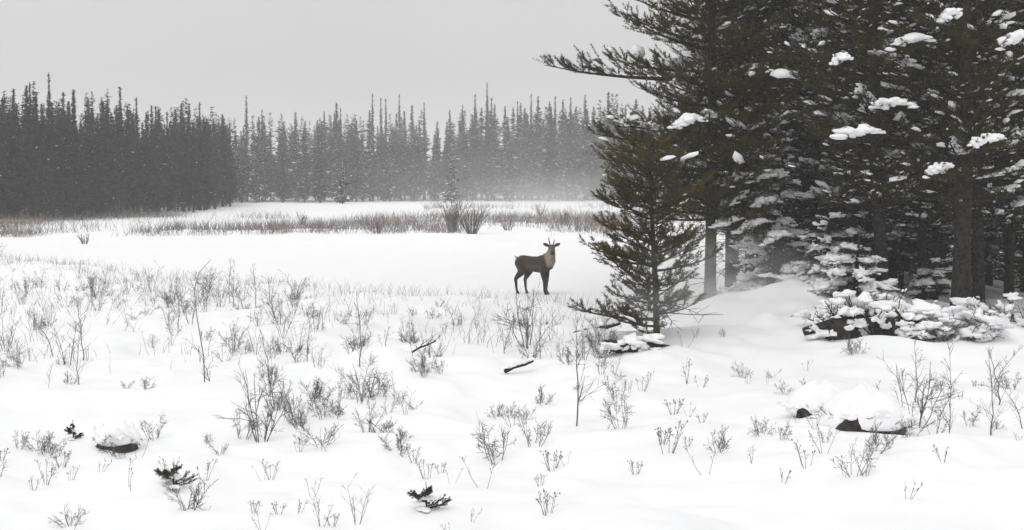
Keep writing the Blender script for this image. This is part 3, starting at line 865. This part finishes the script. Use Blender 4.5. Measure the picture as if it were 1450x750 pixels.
zone('w', 56, -40, 1000, lambda x: shore(x) + 20, lambda x: 700 + 0 * x, .4, .85, 'poking through the near-bank snow', 'dead weeds in the snow')
zone('w', 22, 900, 1470, lambda x: 520 + 0 * x, lambda x: 690 + 0 * x, .35, .7, 'in the open snow below the pine stand', 'dead weeds below the pines')
zone('b', 22, 980, 1470, lambda x: 470 + 0 * x, lambda x: 640 + 0 * x, .35, .8, 'in the drifts below the pine stand', 'low bushes below the pines')
zone('w', 18, -20, 760, lambda x: 640 + 0 * x, lambda x: 760 + 0 * x, .35, .7, 'in the smooth foreground snow', 'foreground weeds')
zone('t', 8, 1180, 1470, lambda x: 560 + 0 * x, lambda x: 630 + 0 * x, .4, .75, 'in the drifting snow below the pines', 'thin saplings below the pines')

# fine dead grass and reeds: uncountable
def stems_field(name, label, spots, hmin, hmax, r, seed, lean=.25):
    rng = np.random.default_rng(seed); n = len(spots)
    base = np.array(spots); h = rng.uniform(hmin, hmax, n)
    d = rng.normal(size=(n, 3)) * lean; d[:, 2] = 1
    mid = base + d * (h * .55)[:, None]
    d2 = d + rng.normal(size=(n, 3)) * lean; d2[:, 2] = .9
    top = mid + d2 * (h * .45)[:, None]
    g = Geo()
    for a0 in (0, 1):
        a = rng.uniform(0, 6.28, n) if a0 == 0 else a + 1.57
        w = np.stack([np.cos(a), np.sin(a), 0 * a], -1) * r
        V = np.stack([base - w, base + w, mid + w * .75, mid - w * .75, top], 1).reshape(-1, 3)
        i = np.arange(n)[:, None] * 5
        g.add(V, i + np.array([[3, 2, 4]]), i + np.array([[0, 1, 2, 3]]))
    tag(link(name, g.mesh(name, M['reed'])), label, 'grass', None, 'stuff')
rng = np.random.default_rng(23)
def ground_many(xs, ys):
    p = np.array([ground_at(a, b) for a, b in zip(xs, ys)]); p[:, 2] -= .04
    return p
def ground_xy(x, y):
    return np.stack([x, y, height(x, y) - .04], -1)
# far reed bed between lake and far treeline, in drifts
n = 52000
y = 78 + 75 * rng.random(n) ** 1.35; x = (rng.uniform(-80, 1000, n) - 725) / F * y
pxx = x / y * F + 725
dn = vnoise(x * .25, y * .10, 31) * .75 + vnoise(x * 1.1, y * .4, 32) * .45
pyy = HORIZON + 3 * F / y
want = np.interp(pxx, [-80, 0, 200, 260, 480, 560, 700, 850, 1000], [.62, .62, .55, .35, .42, .5, .62, .66, .6]) * np.interp(y, [78, 84, 105, 125, 150], [.8, 1.15, 1.05, .8, .45])
k = dn * 1.25 - .56 + rng.random(n) * .42 > 1 - want
k &= ~((pxx > 270) & (pxx < 600) & (y > 112))
stems_field('reed_bed', 'dry brown reeds and sedge poking through snow along the far lake shore', ground_xy(x[k], y[k]), .12, .75, .0075, 3, .4)
print('reeds', k.sum())
n = 9000
x = rng.uniform(-20, 4, n); y = rng.uniform(24, 62, n)
pxx = x / y * F + 725
near = np.interp(x, SHX, SHY) - y
k = (near > -1.0) & (pxx > -60) & (pxx < 870) & (vnoise(x * .7, y * .5, 41) * .7 + vnoise(x * 2, y * 1.4, 42) * .4 + .17 * (near < 7) > .60)
stems_field('dead_grass', 'thin dry grass stems showing through the snow on the near bank', ground_xy(x[k], y[k]), .12, .45, .0035, 4, .35)
print('grass', k.sum())

# two dark willow clumps on the far shore
def far_clump(px, py, hpx, wpx, seed, label):
    rng = np.random.default_rng(seed); b = ground_at(px, py); m = b[1] / F
    r = thing('willow_clump', label, 'shrub', b)
    for k in range(46 if hpx > 40 else 18):
        a = rng.uniform(0, 6.28); q = rng.random() ** .5; g = Geo()
        s = np.array([math.cos(a), math.sin(a) * .6, 0]) * q * wpx * m * .14
        twig_tree(g, s + [0, 0, -.1], [math.cos(a) * q * .55, math.sin(a) * q * .4, 1], hpx * m * rng.uniform(.55, 1.05), .016, 1, rng, .18, 3, (2, 5), .35)
        link('stem', g.mesh('stem', M['twig']), r)
far_clump(640, 328, 52, 26, 131, 'dark upright willow clump on the far shore, the narrower of two')
far_clump(668, 331, 46, 40, 132, 'brown fan-shaped willow clump on the far shore, the wider of two')
for i, (px, py, h_, w_) in enumerate([(428, 318, 22, 16), (535, 330, 26, 22), (765, 305, 18, 10), (120, 345, 18, 18), (720, 325, 20, 30), (800, 318, 22, 30)]):
    far_clump(px, py, h_, w_, 140 + i, ['little bush alone on the open snow before the far treeline', 'ragged brown bush at the end of the far-shore snow bank', 'small pointed dark bush in the far reed bed',
              'dark tuft at the lake edge before the nearer stand', 'broad low brown bush just past the two willow clumps', 'low spreading brown bush in the reeds above the caribou'][i])

# ------------------------------------------------------------------ snow-capped tussocks, brush, log, sprigs
def dome(rx, ry, h, rng, rim=.25, scallop=.09, nu=40, nv=12, lump=.16):
    """snow cap: a lumpy dome whose rim rolls under"""
    u = np.linspace(0, 2 * math.pi, nu, endpoint=False); v = np.linspace(0, 1.25, nv)
    ph = rng.uniform(0, 6.28, 6)
    sc = 1 + scallop * (.5 * np.sin(3 * u + ph[0]) + .35 * np.sin(5 * u + ph[1]) + .25 * np.sin(9 * u + ph[2]))
    P = [[0, 0, h]]
    for vv in v[1:]:
        a = vv * math.pi / 2
        rr = math.sin(min(a, math.pi / 2)) if a < math.pi / 2 else 1 - (a - math.pi / 2) * .9
        zz = h * math.cos(a) if a < math.pi / 2 else -rim * h * math.sin((a - math.pi / 2) * 3)
        q = sc * min(1, vv * 1.3) + (1 - min(1, vv * 1.3))
        l = 1 + lump * (np.sin(4 * u * 1 + ph[3] + 3 * vv) * .4 + np.sin(2 * u + ph[4] - 2 * vv) * .6)
        for i in range(nu):
            P.append([rr * rx * q[i] * math.cos(u[i]), rr * ry * q[i] * math.sin(u[i]), zz * (l[i] if vv < 1 else 1)])
    T = [[0, 1 + i, 1 + (i + 1) % nu] for i in range(nu)]
    Q = []
    for r in range(nv - 2):
        for i in range(nu):
            a, b = 1 + r * nu, 1 + (r + 1) * nu
            Q.append([a + i, b + i, b + (i + 1) % nu, a + (i + 1) % nu])
    return np.array(P), T, Q
def tussock(label, px, py, wpx, hpx, seed, name='snow_capped_tussock', depth=.7, twigs=30, lift=.45):
    rng = np.random.default_rng(seed); b = ground_at(px, py); m = b[1] / F
    rx, h = wpx * m / 2, hpx * m; ry = rx * depth
    r = thing(name, label, 'mound', b)
    g = Geo(); v0, f0 = ICO[3]
    v = v0 * [rx * .84, ry * .88, h * .5]
    for _ in range(5):
        kd = rng.normal(size=3) * 9 / max(rx, .2) * .3
        v = v * (1 + .07 * np.sin(v @ kd + rng.uniform(0, 6.28)))[:, None]
    g.add(v, f0)
    c = link('peat_core', g.mesh('peat_core', M['soil']), r)
    g = Geo()
    for _ in range(twigs):
        a = rng.uniform(0, 6.28); q = rng.uniform(.7, 1.0)
        twig_tree(g, [math.cos(a) * rx * q * .85, math.sin(a) * ry * q * .85, h * rng.uniform(0, .4)], [math.cos(a), math.sin(a), rng.uniform(-.2, .8)], rx * rng.uniform(.2, .5), .006, 1, rng, .5)
    link('twigs', g.mesh('twigs', M['twig']), r)
    g = Geo(); P, T, Q = dome(rx * 1.05, ry * 1.05, h * (1 - lift) * 1.15, rng)
    P[:, 2] += h * lift * .72
    g.add(P, T, Q)
    n = 9; a = rng.uniform(0, 6.28, n)
    blobs(g, np.stack([np.cos(a) * rx * .7, np.sin(a) * ry * .7, h * (lift + .15) + 0 * a], -1), np.stack([rx * rng.uniform(.25, .45, n), ry * rng.uniform(.25, .4, n), h * rng.uniform(.12, .2, n)], -1), 3, .5, rng, .6)
    link('snow_cap', g.mesh('snow_cap', M['bough_snow']), r)
tussock('snow-capped tussock with a dark hollow under its rim in the open snow', 1222, 607, 125, 56, 201, depth=.8, lift=.2, twigs=60)
tussock('low snow-covered stump with twigs sticking out under its cap', 166, 634, 62, 40, 202, depth=.8, twigs=46, lift=.38)
tussock('smooth snow-buried hump just behind the tussock with the dark hollow', 1160, 585, 90, 40, 203, depth=.8, twigs=4, lift=.15)

def brush_pile(label, px, py, wpx, hpx, seed, ntw=60, load=1.0, dark=True, name='brush_pile'):
    """tangle of fallen branches under broken slabs of snow"""
    rng = np.random.default_rng(seed); b = ground_at(px, py); m = b[1] / F
    w, h = wpx * m, hpx * m
    r = thing(name, label, 'brush', b)
    ends = []
    for k in range(ntw):
        g = Geo(); a = rng.uniform(0, 6.28)
        s = np.array([rng.uniform(-.5, .5) * w, rng.uniform(-.3, .3) * w * .6, -.05])
        d = np.array([math.cos(a) * .7, math.sin(a) * .5, rng.uniform(.25, 1.1)])
        env = h * (1 - (2 * s[0] / w) ** 2 * .6)
        p = twig_tree(g, s, d, env * rng.uniform(.8, 1.3), .013, 2, rng, .5, 4, (2, 5), .7, 0)
        link('branch', g.mesh('branch', M['twig'] if not dark else M['bark']), r)
        ends += [p[-1], p[3], p[2]]
    ends = np.array(ends); rng.shuffle(ends)
    if dark:
        g = Geo()
        for k in range(4):
            x = rng.uniform(-.4, .4) * w
            q = np.array([[x - .35 * w, rng.uniform(-.2, .2), rng.uniform(0, .12)], [x, rng.uniform(-.1, .1), h * .35], [x + .35 * w, rng.uniform(-.2, .2), rng.uniform(0, .1)]])
            g.tube(q, [.07, .08, .06], 7)
        c = np.array([[rng.uniform(-.4, .4) * w, rng.uniform(.0, .3), h * .12] for _ in range(7)])
        blobs(g, c, np.stack([rng.uniform(.12, .2, 7) * w, rng.uniform(.15, .3, 7), rng.uniform(.2, .36, 7) * h], -1), 3, .45, rng, .8)
        link('logs', g.mesh('logs', M['soil']), r)
    n = int(len(ends) * .5 * load)
    g = Geo(); s = rng.lognormal(0, .4, n)
    blobs(g, ends[:n] + [0, 0, .01], np.stack([.085 * s, .06 * s, .045 * s], -1), 2, .6, rng, .6)
    n2 = max(3, int(w * 4.0 * load))
    c = np.stack([np.linspace(-.45, .45, n2) * w, rng.normal(size=n2) * .15, h * rng.uniform(.3, .8, n2)], -1)
    blobs(g, c, np.stack([rng.uniform(.16, .30, n2), rng.uniform(.14, .26, n2), rng.uniform(.08, .14, n2)], -1) * .72, 2, .6, rng, .6)
    link('snow_slabs', g.mesh('snow_slabs', M['bough_snow']), r)
brush_pile('snow-loaded brush pile with a black gap beneath it at the foot of the pines', 1240, 476, 150, 62, 211, 70)
brush_pile('snow-loaded tangle of branches running on under the stoutest pine trunk', 1345, 470, 130, 50, 212, 70, dark=False, load=1.1)
brush_pile('snowy undergrowth below the drooping spruce by the dead pole', 1150, 430, 120, 52, 213, 60, dark=False, load=1.3)
brush_pile('snow-dusted undergrowth deep at the far end of the stand', 1420, 455, 110, 40, 214, 36, dark=False, load=.7)
brush_pile('heap of half-buried twigs at the foot of the tall pine', 1040, 445, 120, 40, 215, 26, dark=False, load=.8)
brush_pile('short dark logs under snow at the foot of the small bushy pine', 893, 496, 62, 22, 216, 9, load=.6)

# fallen branches
def fallen(px, py, dxpx, dypx, rad, seed, label, snow=True):
    rng = np.random.default_rng(seed); b = ground_at(px, py); m = b[1] / F
    r = thing('fallen_branch', label, 'branch', b)
    e = np.array([dxpx * m, .25, dypx * m]); g = Geo()
    q = np.array([-e / 2, -e * .2 + [0, 0, .02], e * .2, e / 2]) + [0, 0, rad * 1.2 + abs(e[2]) / 2]
    g.tube(q, [rad, rad * 1.05, rad * .9, rad * .55], 7)
    for s in (.3, .6, .85):
        a, d = interp_path(q, [s]); twig_tree(g, a[0], d[0] + rng.normal(size=3) * .5 + [0, 0, .5], .25, .007, 1, rng)
    link('wood', g.mesh('wood', M['bark']), r)
    if snow:
        g = Geo(); c, d = interp_path(q, np.linspace(.15, .9, 6))
        blobs(g, c + [0, 0, rad * .9], np.stack([np.full(6, .10), np.full(6, rad * 1.2), np.full(6, rad * 1.0)], -1), 2, .4, rng, .4, d)
        link('snow_cap', g.mesh('snow_cap', M['bough_snow']), r)
fallen(735, 528, 40, 12, .03, 221, 'dark broken branch lying aslant on the snow below the caribou')
fallen(845, 478, 66, 14, .05, 222, 'snow-topped fallen log below the low pine branch', True)
fallen(600, 500, 34, 15, .016, 223, 'dark slanting stick beside the round snow mound', False)

# evergreen sprigs in the foreground
def sprig(label, px, py, wpx, hpx, seed, n=9, name='evergreen_sprig'):
    rng = np.random.default_rng(seed); b = ground_at(px, py); m = b[1] / F
    r = thing(name, label, 'sprig', b)
    for k in range(n):
        az = k * 6.283 / n * 1.0 + rng.normal() * .3; gw, gn = Geo(), Geo()
        z = hpx * m * (.04 + .75 * k / n)
        L = wpx * m * .5 * (1.05 - .6 * k / n)
        q = curve_path(np.array([0, 0, z]), az, L, .05, .25, rng, 5)
        gw.tube(q, np.linspace(.005, .002, 5), 4)
        pos, d = interp_path(q, np.linspace(.1, 1, 9)); B, T = [q[-2]], [q[-1]]
        for j in range(9):
            v = unit(d[j] + rng.normal(size=3) * .5 + [0, 0, .1]); B.append(pos[j]); T.append(pos[j] + v * L * .38 * (1.2 - j / 12))
        needles(gn, B, T, 26, .022, .0028, rng, (.5, 1.1))
        o = link('branch', gw.mesh('branch', M['bark']), r); link('needles', gn.mesh('needles', M['sprig'], False), o)
    g = Geo(); g.tube(np.array([[0, 0, -.1], [.01, 0, hpx * m * .5], [0, .01, hpx * m]]), [.007, .005, .003], 5); link('stem', g.mesh('stem', M['bark']), r)
    g = Geo(); blobs(g, np.array([[.03, 0, hpx * m * .42], [-.06, .03, hpx * m * .25], [.0, -.05, .01]]), np.array([[.08, .05, .025], [.06, .05, .02], [.09, .06, .02]]) * wpx * m / .4, 2, .4, rng, .4); link('snow_cap', g.mesh('snow_cap', M['bough_snow']), r)
sprig('dark green evergreen sprig above dry twigs in the foreground', 245, 684, 62, 36, 231, 13)
sprig('tiny spruce top pushing out of the foreground snow', 603, 722, 62, 40, 232, 14)
sprig('tiny dark sprig near the snow-covered stump', 103, 622, 24, 28, 233, 9)

# ------------------------------------------------------------------ caribou
def caribou():
    base = ground_at(757, 416)
    yaw = math.radians(-30)                       # body heads to the right and a little towards the viewer
    g = Geo(); v0, f0 = ICO[2]
    def ell(c, r, rot=None):
        v = v0 * np.asarray(r)
        if rot is not None: v = v @ np.array(rot).T
        g.add(v + np.asarray(c), f0)
    def chain(pts, rr, flat=1.0):
        pts, rr = np.array(pts, float), np.array(rr, float)
        for i in range(len(pts) - 1):
            n = max(2, int(np.linalg.norm(pts[i + 1] - pts[i]) / .014))
            for s in np.linspace(0, 1, n):
                r = rr[i] * (1 - s) + rr[i + 1] * s
                ell(pts[i] * (1 - s) + pts[i + 1] * s, (r, r * flat, r))
    # trunk: (x, z, half width, half height)
    prof = [(-.47, .80, .10, .11), (-.40, .81, .155, .165), (-.28, .80, .18, .19), (-.10, .775, .19, .195), (.08, .765, .195, .205), (.22, .775, .185, .225), (.33, .80, .165, .215), (.42, .80, .13, .17)]
    for i in range(len(prof) - 1):
        for s in np.linspace(0, 1, 7):
            x, z, a, b = [prof[i][k] * (1 - s) + prof[i + 1][k] * s for k in range(4)]
            ell((x, 0, z), (.075, a, b))
    ell((.25, 0, .93), (.16, .07, .08))            # withers
    ell((-.32, 0, .94), (.14, .09, .05))           # croup
    # neck rises forward and turns to the viewer (towards local -y)
    hd = np.array([math.cos(math.radians(-58)), math.sin(math.radians(-58)), 0])   # facing of the head, local
    nk = [(.34, 0, .86), (.44, -.03, .95), (.51, -.07, 1.06), (.545, -.10, 1.15)]
    chain(nk, [.185, .155, .115, .092], .85)
    chain([(.43, -.02, .74), (.50, -.06, .86), (.545, -.09, 1.0)], [.11, .12, .085])   # mane under the neck
    hp = np.array([.55, -.11, 1.195])
    chain([hp, hp + hd * .07 + [0, 0, .01], hp + hd * .17 + [0, 0, -.055], hp + hd * .27 + [0, 0, -.115]], [.085, .082, .062, .05])
    ell(hp + hd * .275 + [0, 0, -.125], (.052, .052, .045))
    sd = np.array([-hd[1], hd[0], 0])
    for s in (-1, 1):
        e0 = hp + sd * s * .07 + [0, 0, .05]; e1 = e0 + sd * s * .13 + [0, 0, .055] - hd * .02
        for t in np.linspace(0, 1, 9):
            r = .034 * math.sin(.5 + 2.2 * t) + .008
            ell(e0 * (1 - t) + e1 * t, (r, r, r * 1.05))
        # front legs
        fx = .30 if s > 0 else .34
        chain([(.30, s * .10, .74), (.29, s * .105, .60), (fx, s * .10, .335), (fx - .005, s * .095, .30), (fx - .01, s * .09, .115), (fx + .02, s * .09, .06), (fx + .035, s * .09, .03)],
              [.105, .078, .043, .040, .029, .033, .040])
        # hind legs: near one set further back
        o = -.07 if s < 0 else .09
        chain([(-.36, s * .09, .80), (-.26 + o * .4, s * .115, .60), (-.40 + o, s * .105, .42), (-.425 + o, s * .10, .385), (-.40 + o, s * .095, .13), (-.375 + o, s * .095, .06), (-.36 + o, s * .095, .03)],
              [.15, .105, .055, .045, .030, .033, .040])
    chain([(-.48, 0, .90), (-.545, 0, .935), (-.585, 0, .965)], [.035, .03, .014])
    me = g.mesh('caribou_body', M['snow'])
    tmp = link('tmp', me)
    md = tmp.modifiers.new('r', 'REMESH'); md.mode = 'VOXEL'; md.voxel_size = .0115
    ms = tmp.modifiers.new('s', 'SMOOTH'); ms.factor = .5; ms.iterations = 6
    dg = bpy.context.evaluated_depsgraph_get()
    nm = bpy.data.meshes.new_from_object(tmp.evaluated_get(dg))
    bpy.data.objects.remove(tmp)
    nm.name = 'body'
    n = len(nm.vertices); co = np.empty(n * 3, np.float32); nm.vertices.foreach_get('co', co); co = co.reshape(-1, 3).astype(float)
    x, y, z = co.T
    col = np.tile([.058, .047, .039], (n, 1))
    def blend(c, w):
        nonlocal col
        w = np.clip(w, 0, 1)[:, None]; col = col * (1 - w) + np.array(c) * w
    S = lambda a, b, t: sstep((t - a) / (b - a))
    blend((.11, .092, .078), .7 * np.exp(-((z - .72) / .06) ** 2) * S(-.30, -.1, x) * S(.40, .25, x))     # paler flank line
    blend((.032, .027, .024), S(.92, .98, z) * S(.35, .2, x))                                                 # dark back
    blend((.030, .026, .023), S(.60, .45, z))                                                                # legs
    blend((.16, .14, .12), .6 * S(.09, .07, np.abs(y)) * S(.5, .4, z))                                        # pale inner legs
    blend((.022, .02, .019), S(.06, .04, z))                                                                 # hooves
    blend((.34, .28, .23), S(.36, .46, x + .25 * (z - .8)) * S(.66, .76, z))                                  # cream neck and chest
    hdist = np.linalg.norm(co - hp, axis=1)
    f = (co - hp) @ hd
    head = S(.16, .10, np.linalg.norm(co - (hp + [0, 0, .02]), axis=1) - .06) * S(1.11, 1.15, z) 
    blend((.060, .048, .040), np.maximum(head * S(1.13, 1.18, z), S(1.16, 1.20, z)))                          # dark crown, ears and brow
    fz = S(.02, .08, f) * S(.30, .2, np.linalg.norm((co - hp) - f[:, None] * hd, axis=1))
    blend((.15, .125, .105), fz * S(.10, .15, f) * S(.9, 1.0, z))                                             # muzzle
    blend((.05, .042, .038), S(.27, .30, f) * S(1.0, 1.03, z))                                                # nose
    blend((.5, .47, .44), S(-.49, -.52, x) * S(.70, .78, z))                                                  # rump patch and tail
    col *= .78
    col *= (.85 + .3 * vnoise(x * 40 + y * 17, z * 40 - y * 23, 77))[:, None]
    at = nm.color_attributes.new('fur', 'FLOAT_COLOR', 'POINT')
    at.data.foreach_set('color', np.hstack([col, np.ones((n, 1))]).astype(np.float32).ravel())
    nm.polygons.foreach_set('use_smooth', np.ones(len(nm.polygons), bool))
    m = bpy.data.materials.new('fur'); m.use_nodes = True; t = m.node_tree
    b = t.nodes['Principled BSDF']; b.inputs['Roughness'].default_value = .9; b.inputs['Specular IOR Level'].default_value = .1
    b.inputs['Sheen Weight'].default_value = .15
    a = N(t, 'ShaderNodeAttribute', attribute_name='fur'); t.links.new(a.outputs['Color'], b.inputs['Base Color'])
    nz = N(t, 'ShaderNodeTexNoise'); nz.inputs['Scale'].default_value = 60
    tc = N(t, 'ShaderNodeTexCoord'); t.links.new(tc.outputs['Object'], nz.inputs['Vector'])
    bp = N(t, 'ShaderNodeBump'); bp.inputs['Strength'].default_value = .5; bp.inputs['Distance'].default_value = .01
    t.links.new(nz.outputs['Fac'], bp.inputs['Height']); t.links.new(bp.outputs[0], b.inputs['Normal'])
    nm.materials.clear(); nm.materials.append(m)
    SCL = 1.0
    root = thing('caribou', 'brown young caribou with cream neck and short antlers standing on the frozen lake, looking back', 'caribou', base - [0, 0, .015], yaw, SCL)
    link('body', nm, root)
    for s, L in ((-1, .20), (1, .14)):
        g = Geo(); a0 = hp + sd * s * .035 + [0, 0, .07] - hd * .02
        q = np.array([a0, a0 + sd * s * .02 + [0, 0, L * .4] - hd * .02, a0 + sd * s * .035 + [0, 0, L * .75] - hd * .045, a0 + sd * s * .03 + [0, 0, L] - hd * .03])
        g.tube(q, [.017, .014, .012, .007], 7)
        q2 = np.array([q[1], q[1] + sd * s * .015 + hd * .04 + [0, 0, .05]]); g.tube(q2, [.009, .005], 5)
        link('antler', g.mesh('antler', M['antler']), root)
        g = Geo(); blobs(g, [hp + hd * .10 + sd * s * .062 + [0, 0, .01]], [[.012, .012, .012]], 1, .0, np.random.default_rng(1), 1)
        link('eye', g.mesh('eye', M['soil']), root)
caribou()

# ------------------------------------------------------------------ air: even haze, and two drifts of blown powder snow
def volume_box(name, label, lo, hi, density, col=(1, 1, 1), aniso=.2):
    g = Geo(); x0, y0, z0 = lo; x1, y1, z1 = hi
    v = [[x, y, z] for x in (x0, x1) for y in (y0, y1) for z in (z0, z1)]
    q = [[0, 1, 3, 2], [4, 6, 7, 5], [0, 4, 5, 1], [2, 3, 7, 6], [0, 2, 6, 4], [1, 5, 7, 3]]
    g.add(v, None, q)
    m = bpy.data.materials.new(name); m.use_nodes = True; t = m.node_tree
    t.nodes.remove(t.nodes['Principled BSDF'])
    pv = N(t, 'ShaderNodeVolumePrincipled')
    pv.inputs['Color'].default_value = (*col, 1); pv.inputs['Density'].default_value = density; pv.inputs['Anisotropy'].default_value = aniso
    t.links.new(pv.outputs[0], t.nodes['Material Output'].inputs['Volume'])
    return tag(link(name, g.mesh(name, m, False)), label, 'haze', None, 'stuff'), m, pv
volume_box('haze', 'pale winter haze filling the air over the whole bog', (-3200, -3200, -2.0), (3200, 3200, 18.0), .0010)

def powder(label, c, r, density, seed):
    g = Geo(); v0, f0 = ICO[3]; v0 = v0.copy(); v0[:, 2] = np.maximum(v0[:, 2], (-.5 - c[2]) / r[2]); g.add(v0, f0)
    m = bpy.data.materials.new('blowing_snow'); m.use_nodes = True; t = m.node_tree
    t.nodes.remove(t.nodes['Principled BSDF'])
    pv = N(t, 'ShaderNodeVolumePrincipled'); pv.inputs['Color'].default_value = (1, 1, 1, 1); pv.inputs['Anisotropy'].default_value = .1
    tc = N(t, 'ShaderNodeTexCoord')
    ln = N(t, 'ShaderNodeVectorMath', operation='LENGTH'); t.links.new(tc.outputs['Object'], ln.inputs[0])
    fall = N(t, 'ShaderNodeMapRange', interpolation_type='SMOOTHSTEP')
    fall.inputs['From Min'].default_value = 1.0; fall.inputs['From Max'].default_value = .15
    t.links.new(ln.outputs['Value'], fall.inputs['Value'])
    nz = N(t, 'ShaderNodeTexNoise'); nz.inputs['Scale'].default_value = 2.2; nz.inputs['Detail'].default_value = 3
    mp = N(t, 'ShaderNodeMapping'); mp.inputs['Location'].default_value = (seed * 3.1, 0, 0)
    t.links.new(tc.outputs['Object'], mp.inputs['Vector']); t.links.new(mp.outputs[0], nz.inputs['Vector'])
    mr = N(t, 'ShaderNodeMapRange'); mr.inputs['From Min'].default_value = .35; mr.inputs['From Max'].default_value = .65
    t.links.new(nz.outputs['Fac'], mr.inputs['Value'])
    m1 = N(t, 'ShaderNodeMath', operation='MULTIPLY'); t.links.new(fall.outputs[0], m1.inputs[0]); t.links.new(mr.outputs[0], m1.inputs[1])
    m2 = N(t, 'ShaderNodeMath', operation='MULTIPLY'); t.links.new(m1.outputs[0], m2.inputs[0]); m2.inputs[1].default_value = density
    t.links.new(m2.outputs[0], pv.inputs['Density']); t.links.new(pv.outputs[0], t.nodes['Material Output'].inputs['Volume'])
    o = link('blowing_snow', g.mesh('blowing_snow', m)); o.location = c; o.scale = r
    tag(o, label, 'blowing snow', None, 'stuff')
p = at_y(990, 405, 27.4); powder('cloud of blown powder snow drifting past the foot of the pines', p, (2.4, 2.4, 1.15), .30, 1)
p = at_y(680, 262, 176); powder('veil of blown snow hanging before the far treeline', p, (66, 24, 13), .017, 3)
p = at_y(850, 285, 120); powder('ground drift of blown snow at the far end of the lake', p, (16, 20, 3.0), .02, 4)
p = at_y(1075, 440, 29.5); powder('low puff of powder snow over the drifts below the young spruce', p, (1.7, 1.2, .75), .55, 5)
p = at_y(1190, 545, 22); powder('thin veil of blown snow over the tussock and drifts', p, (1.9, 1.8, .6), .35, 2)
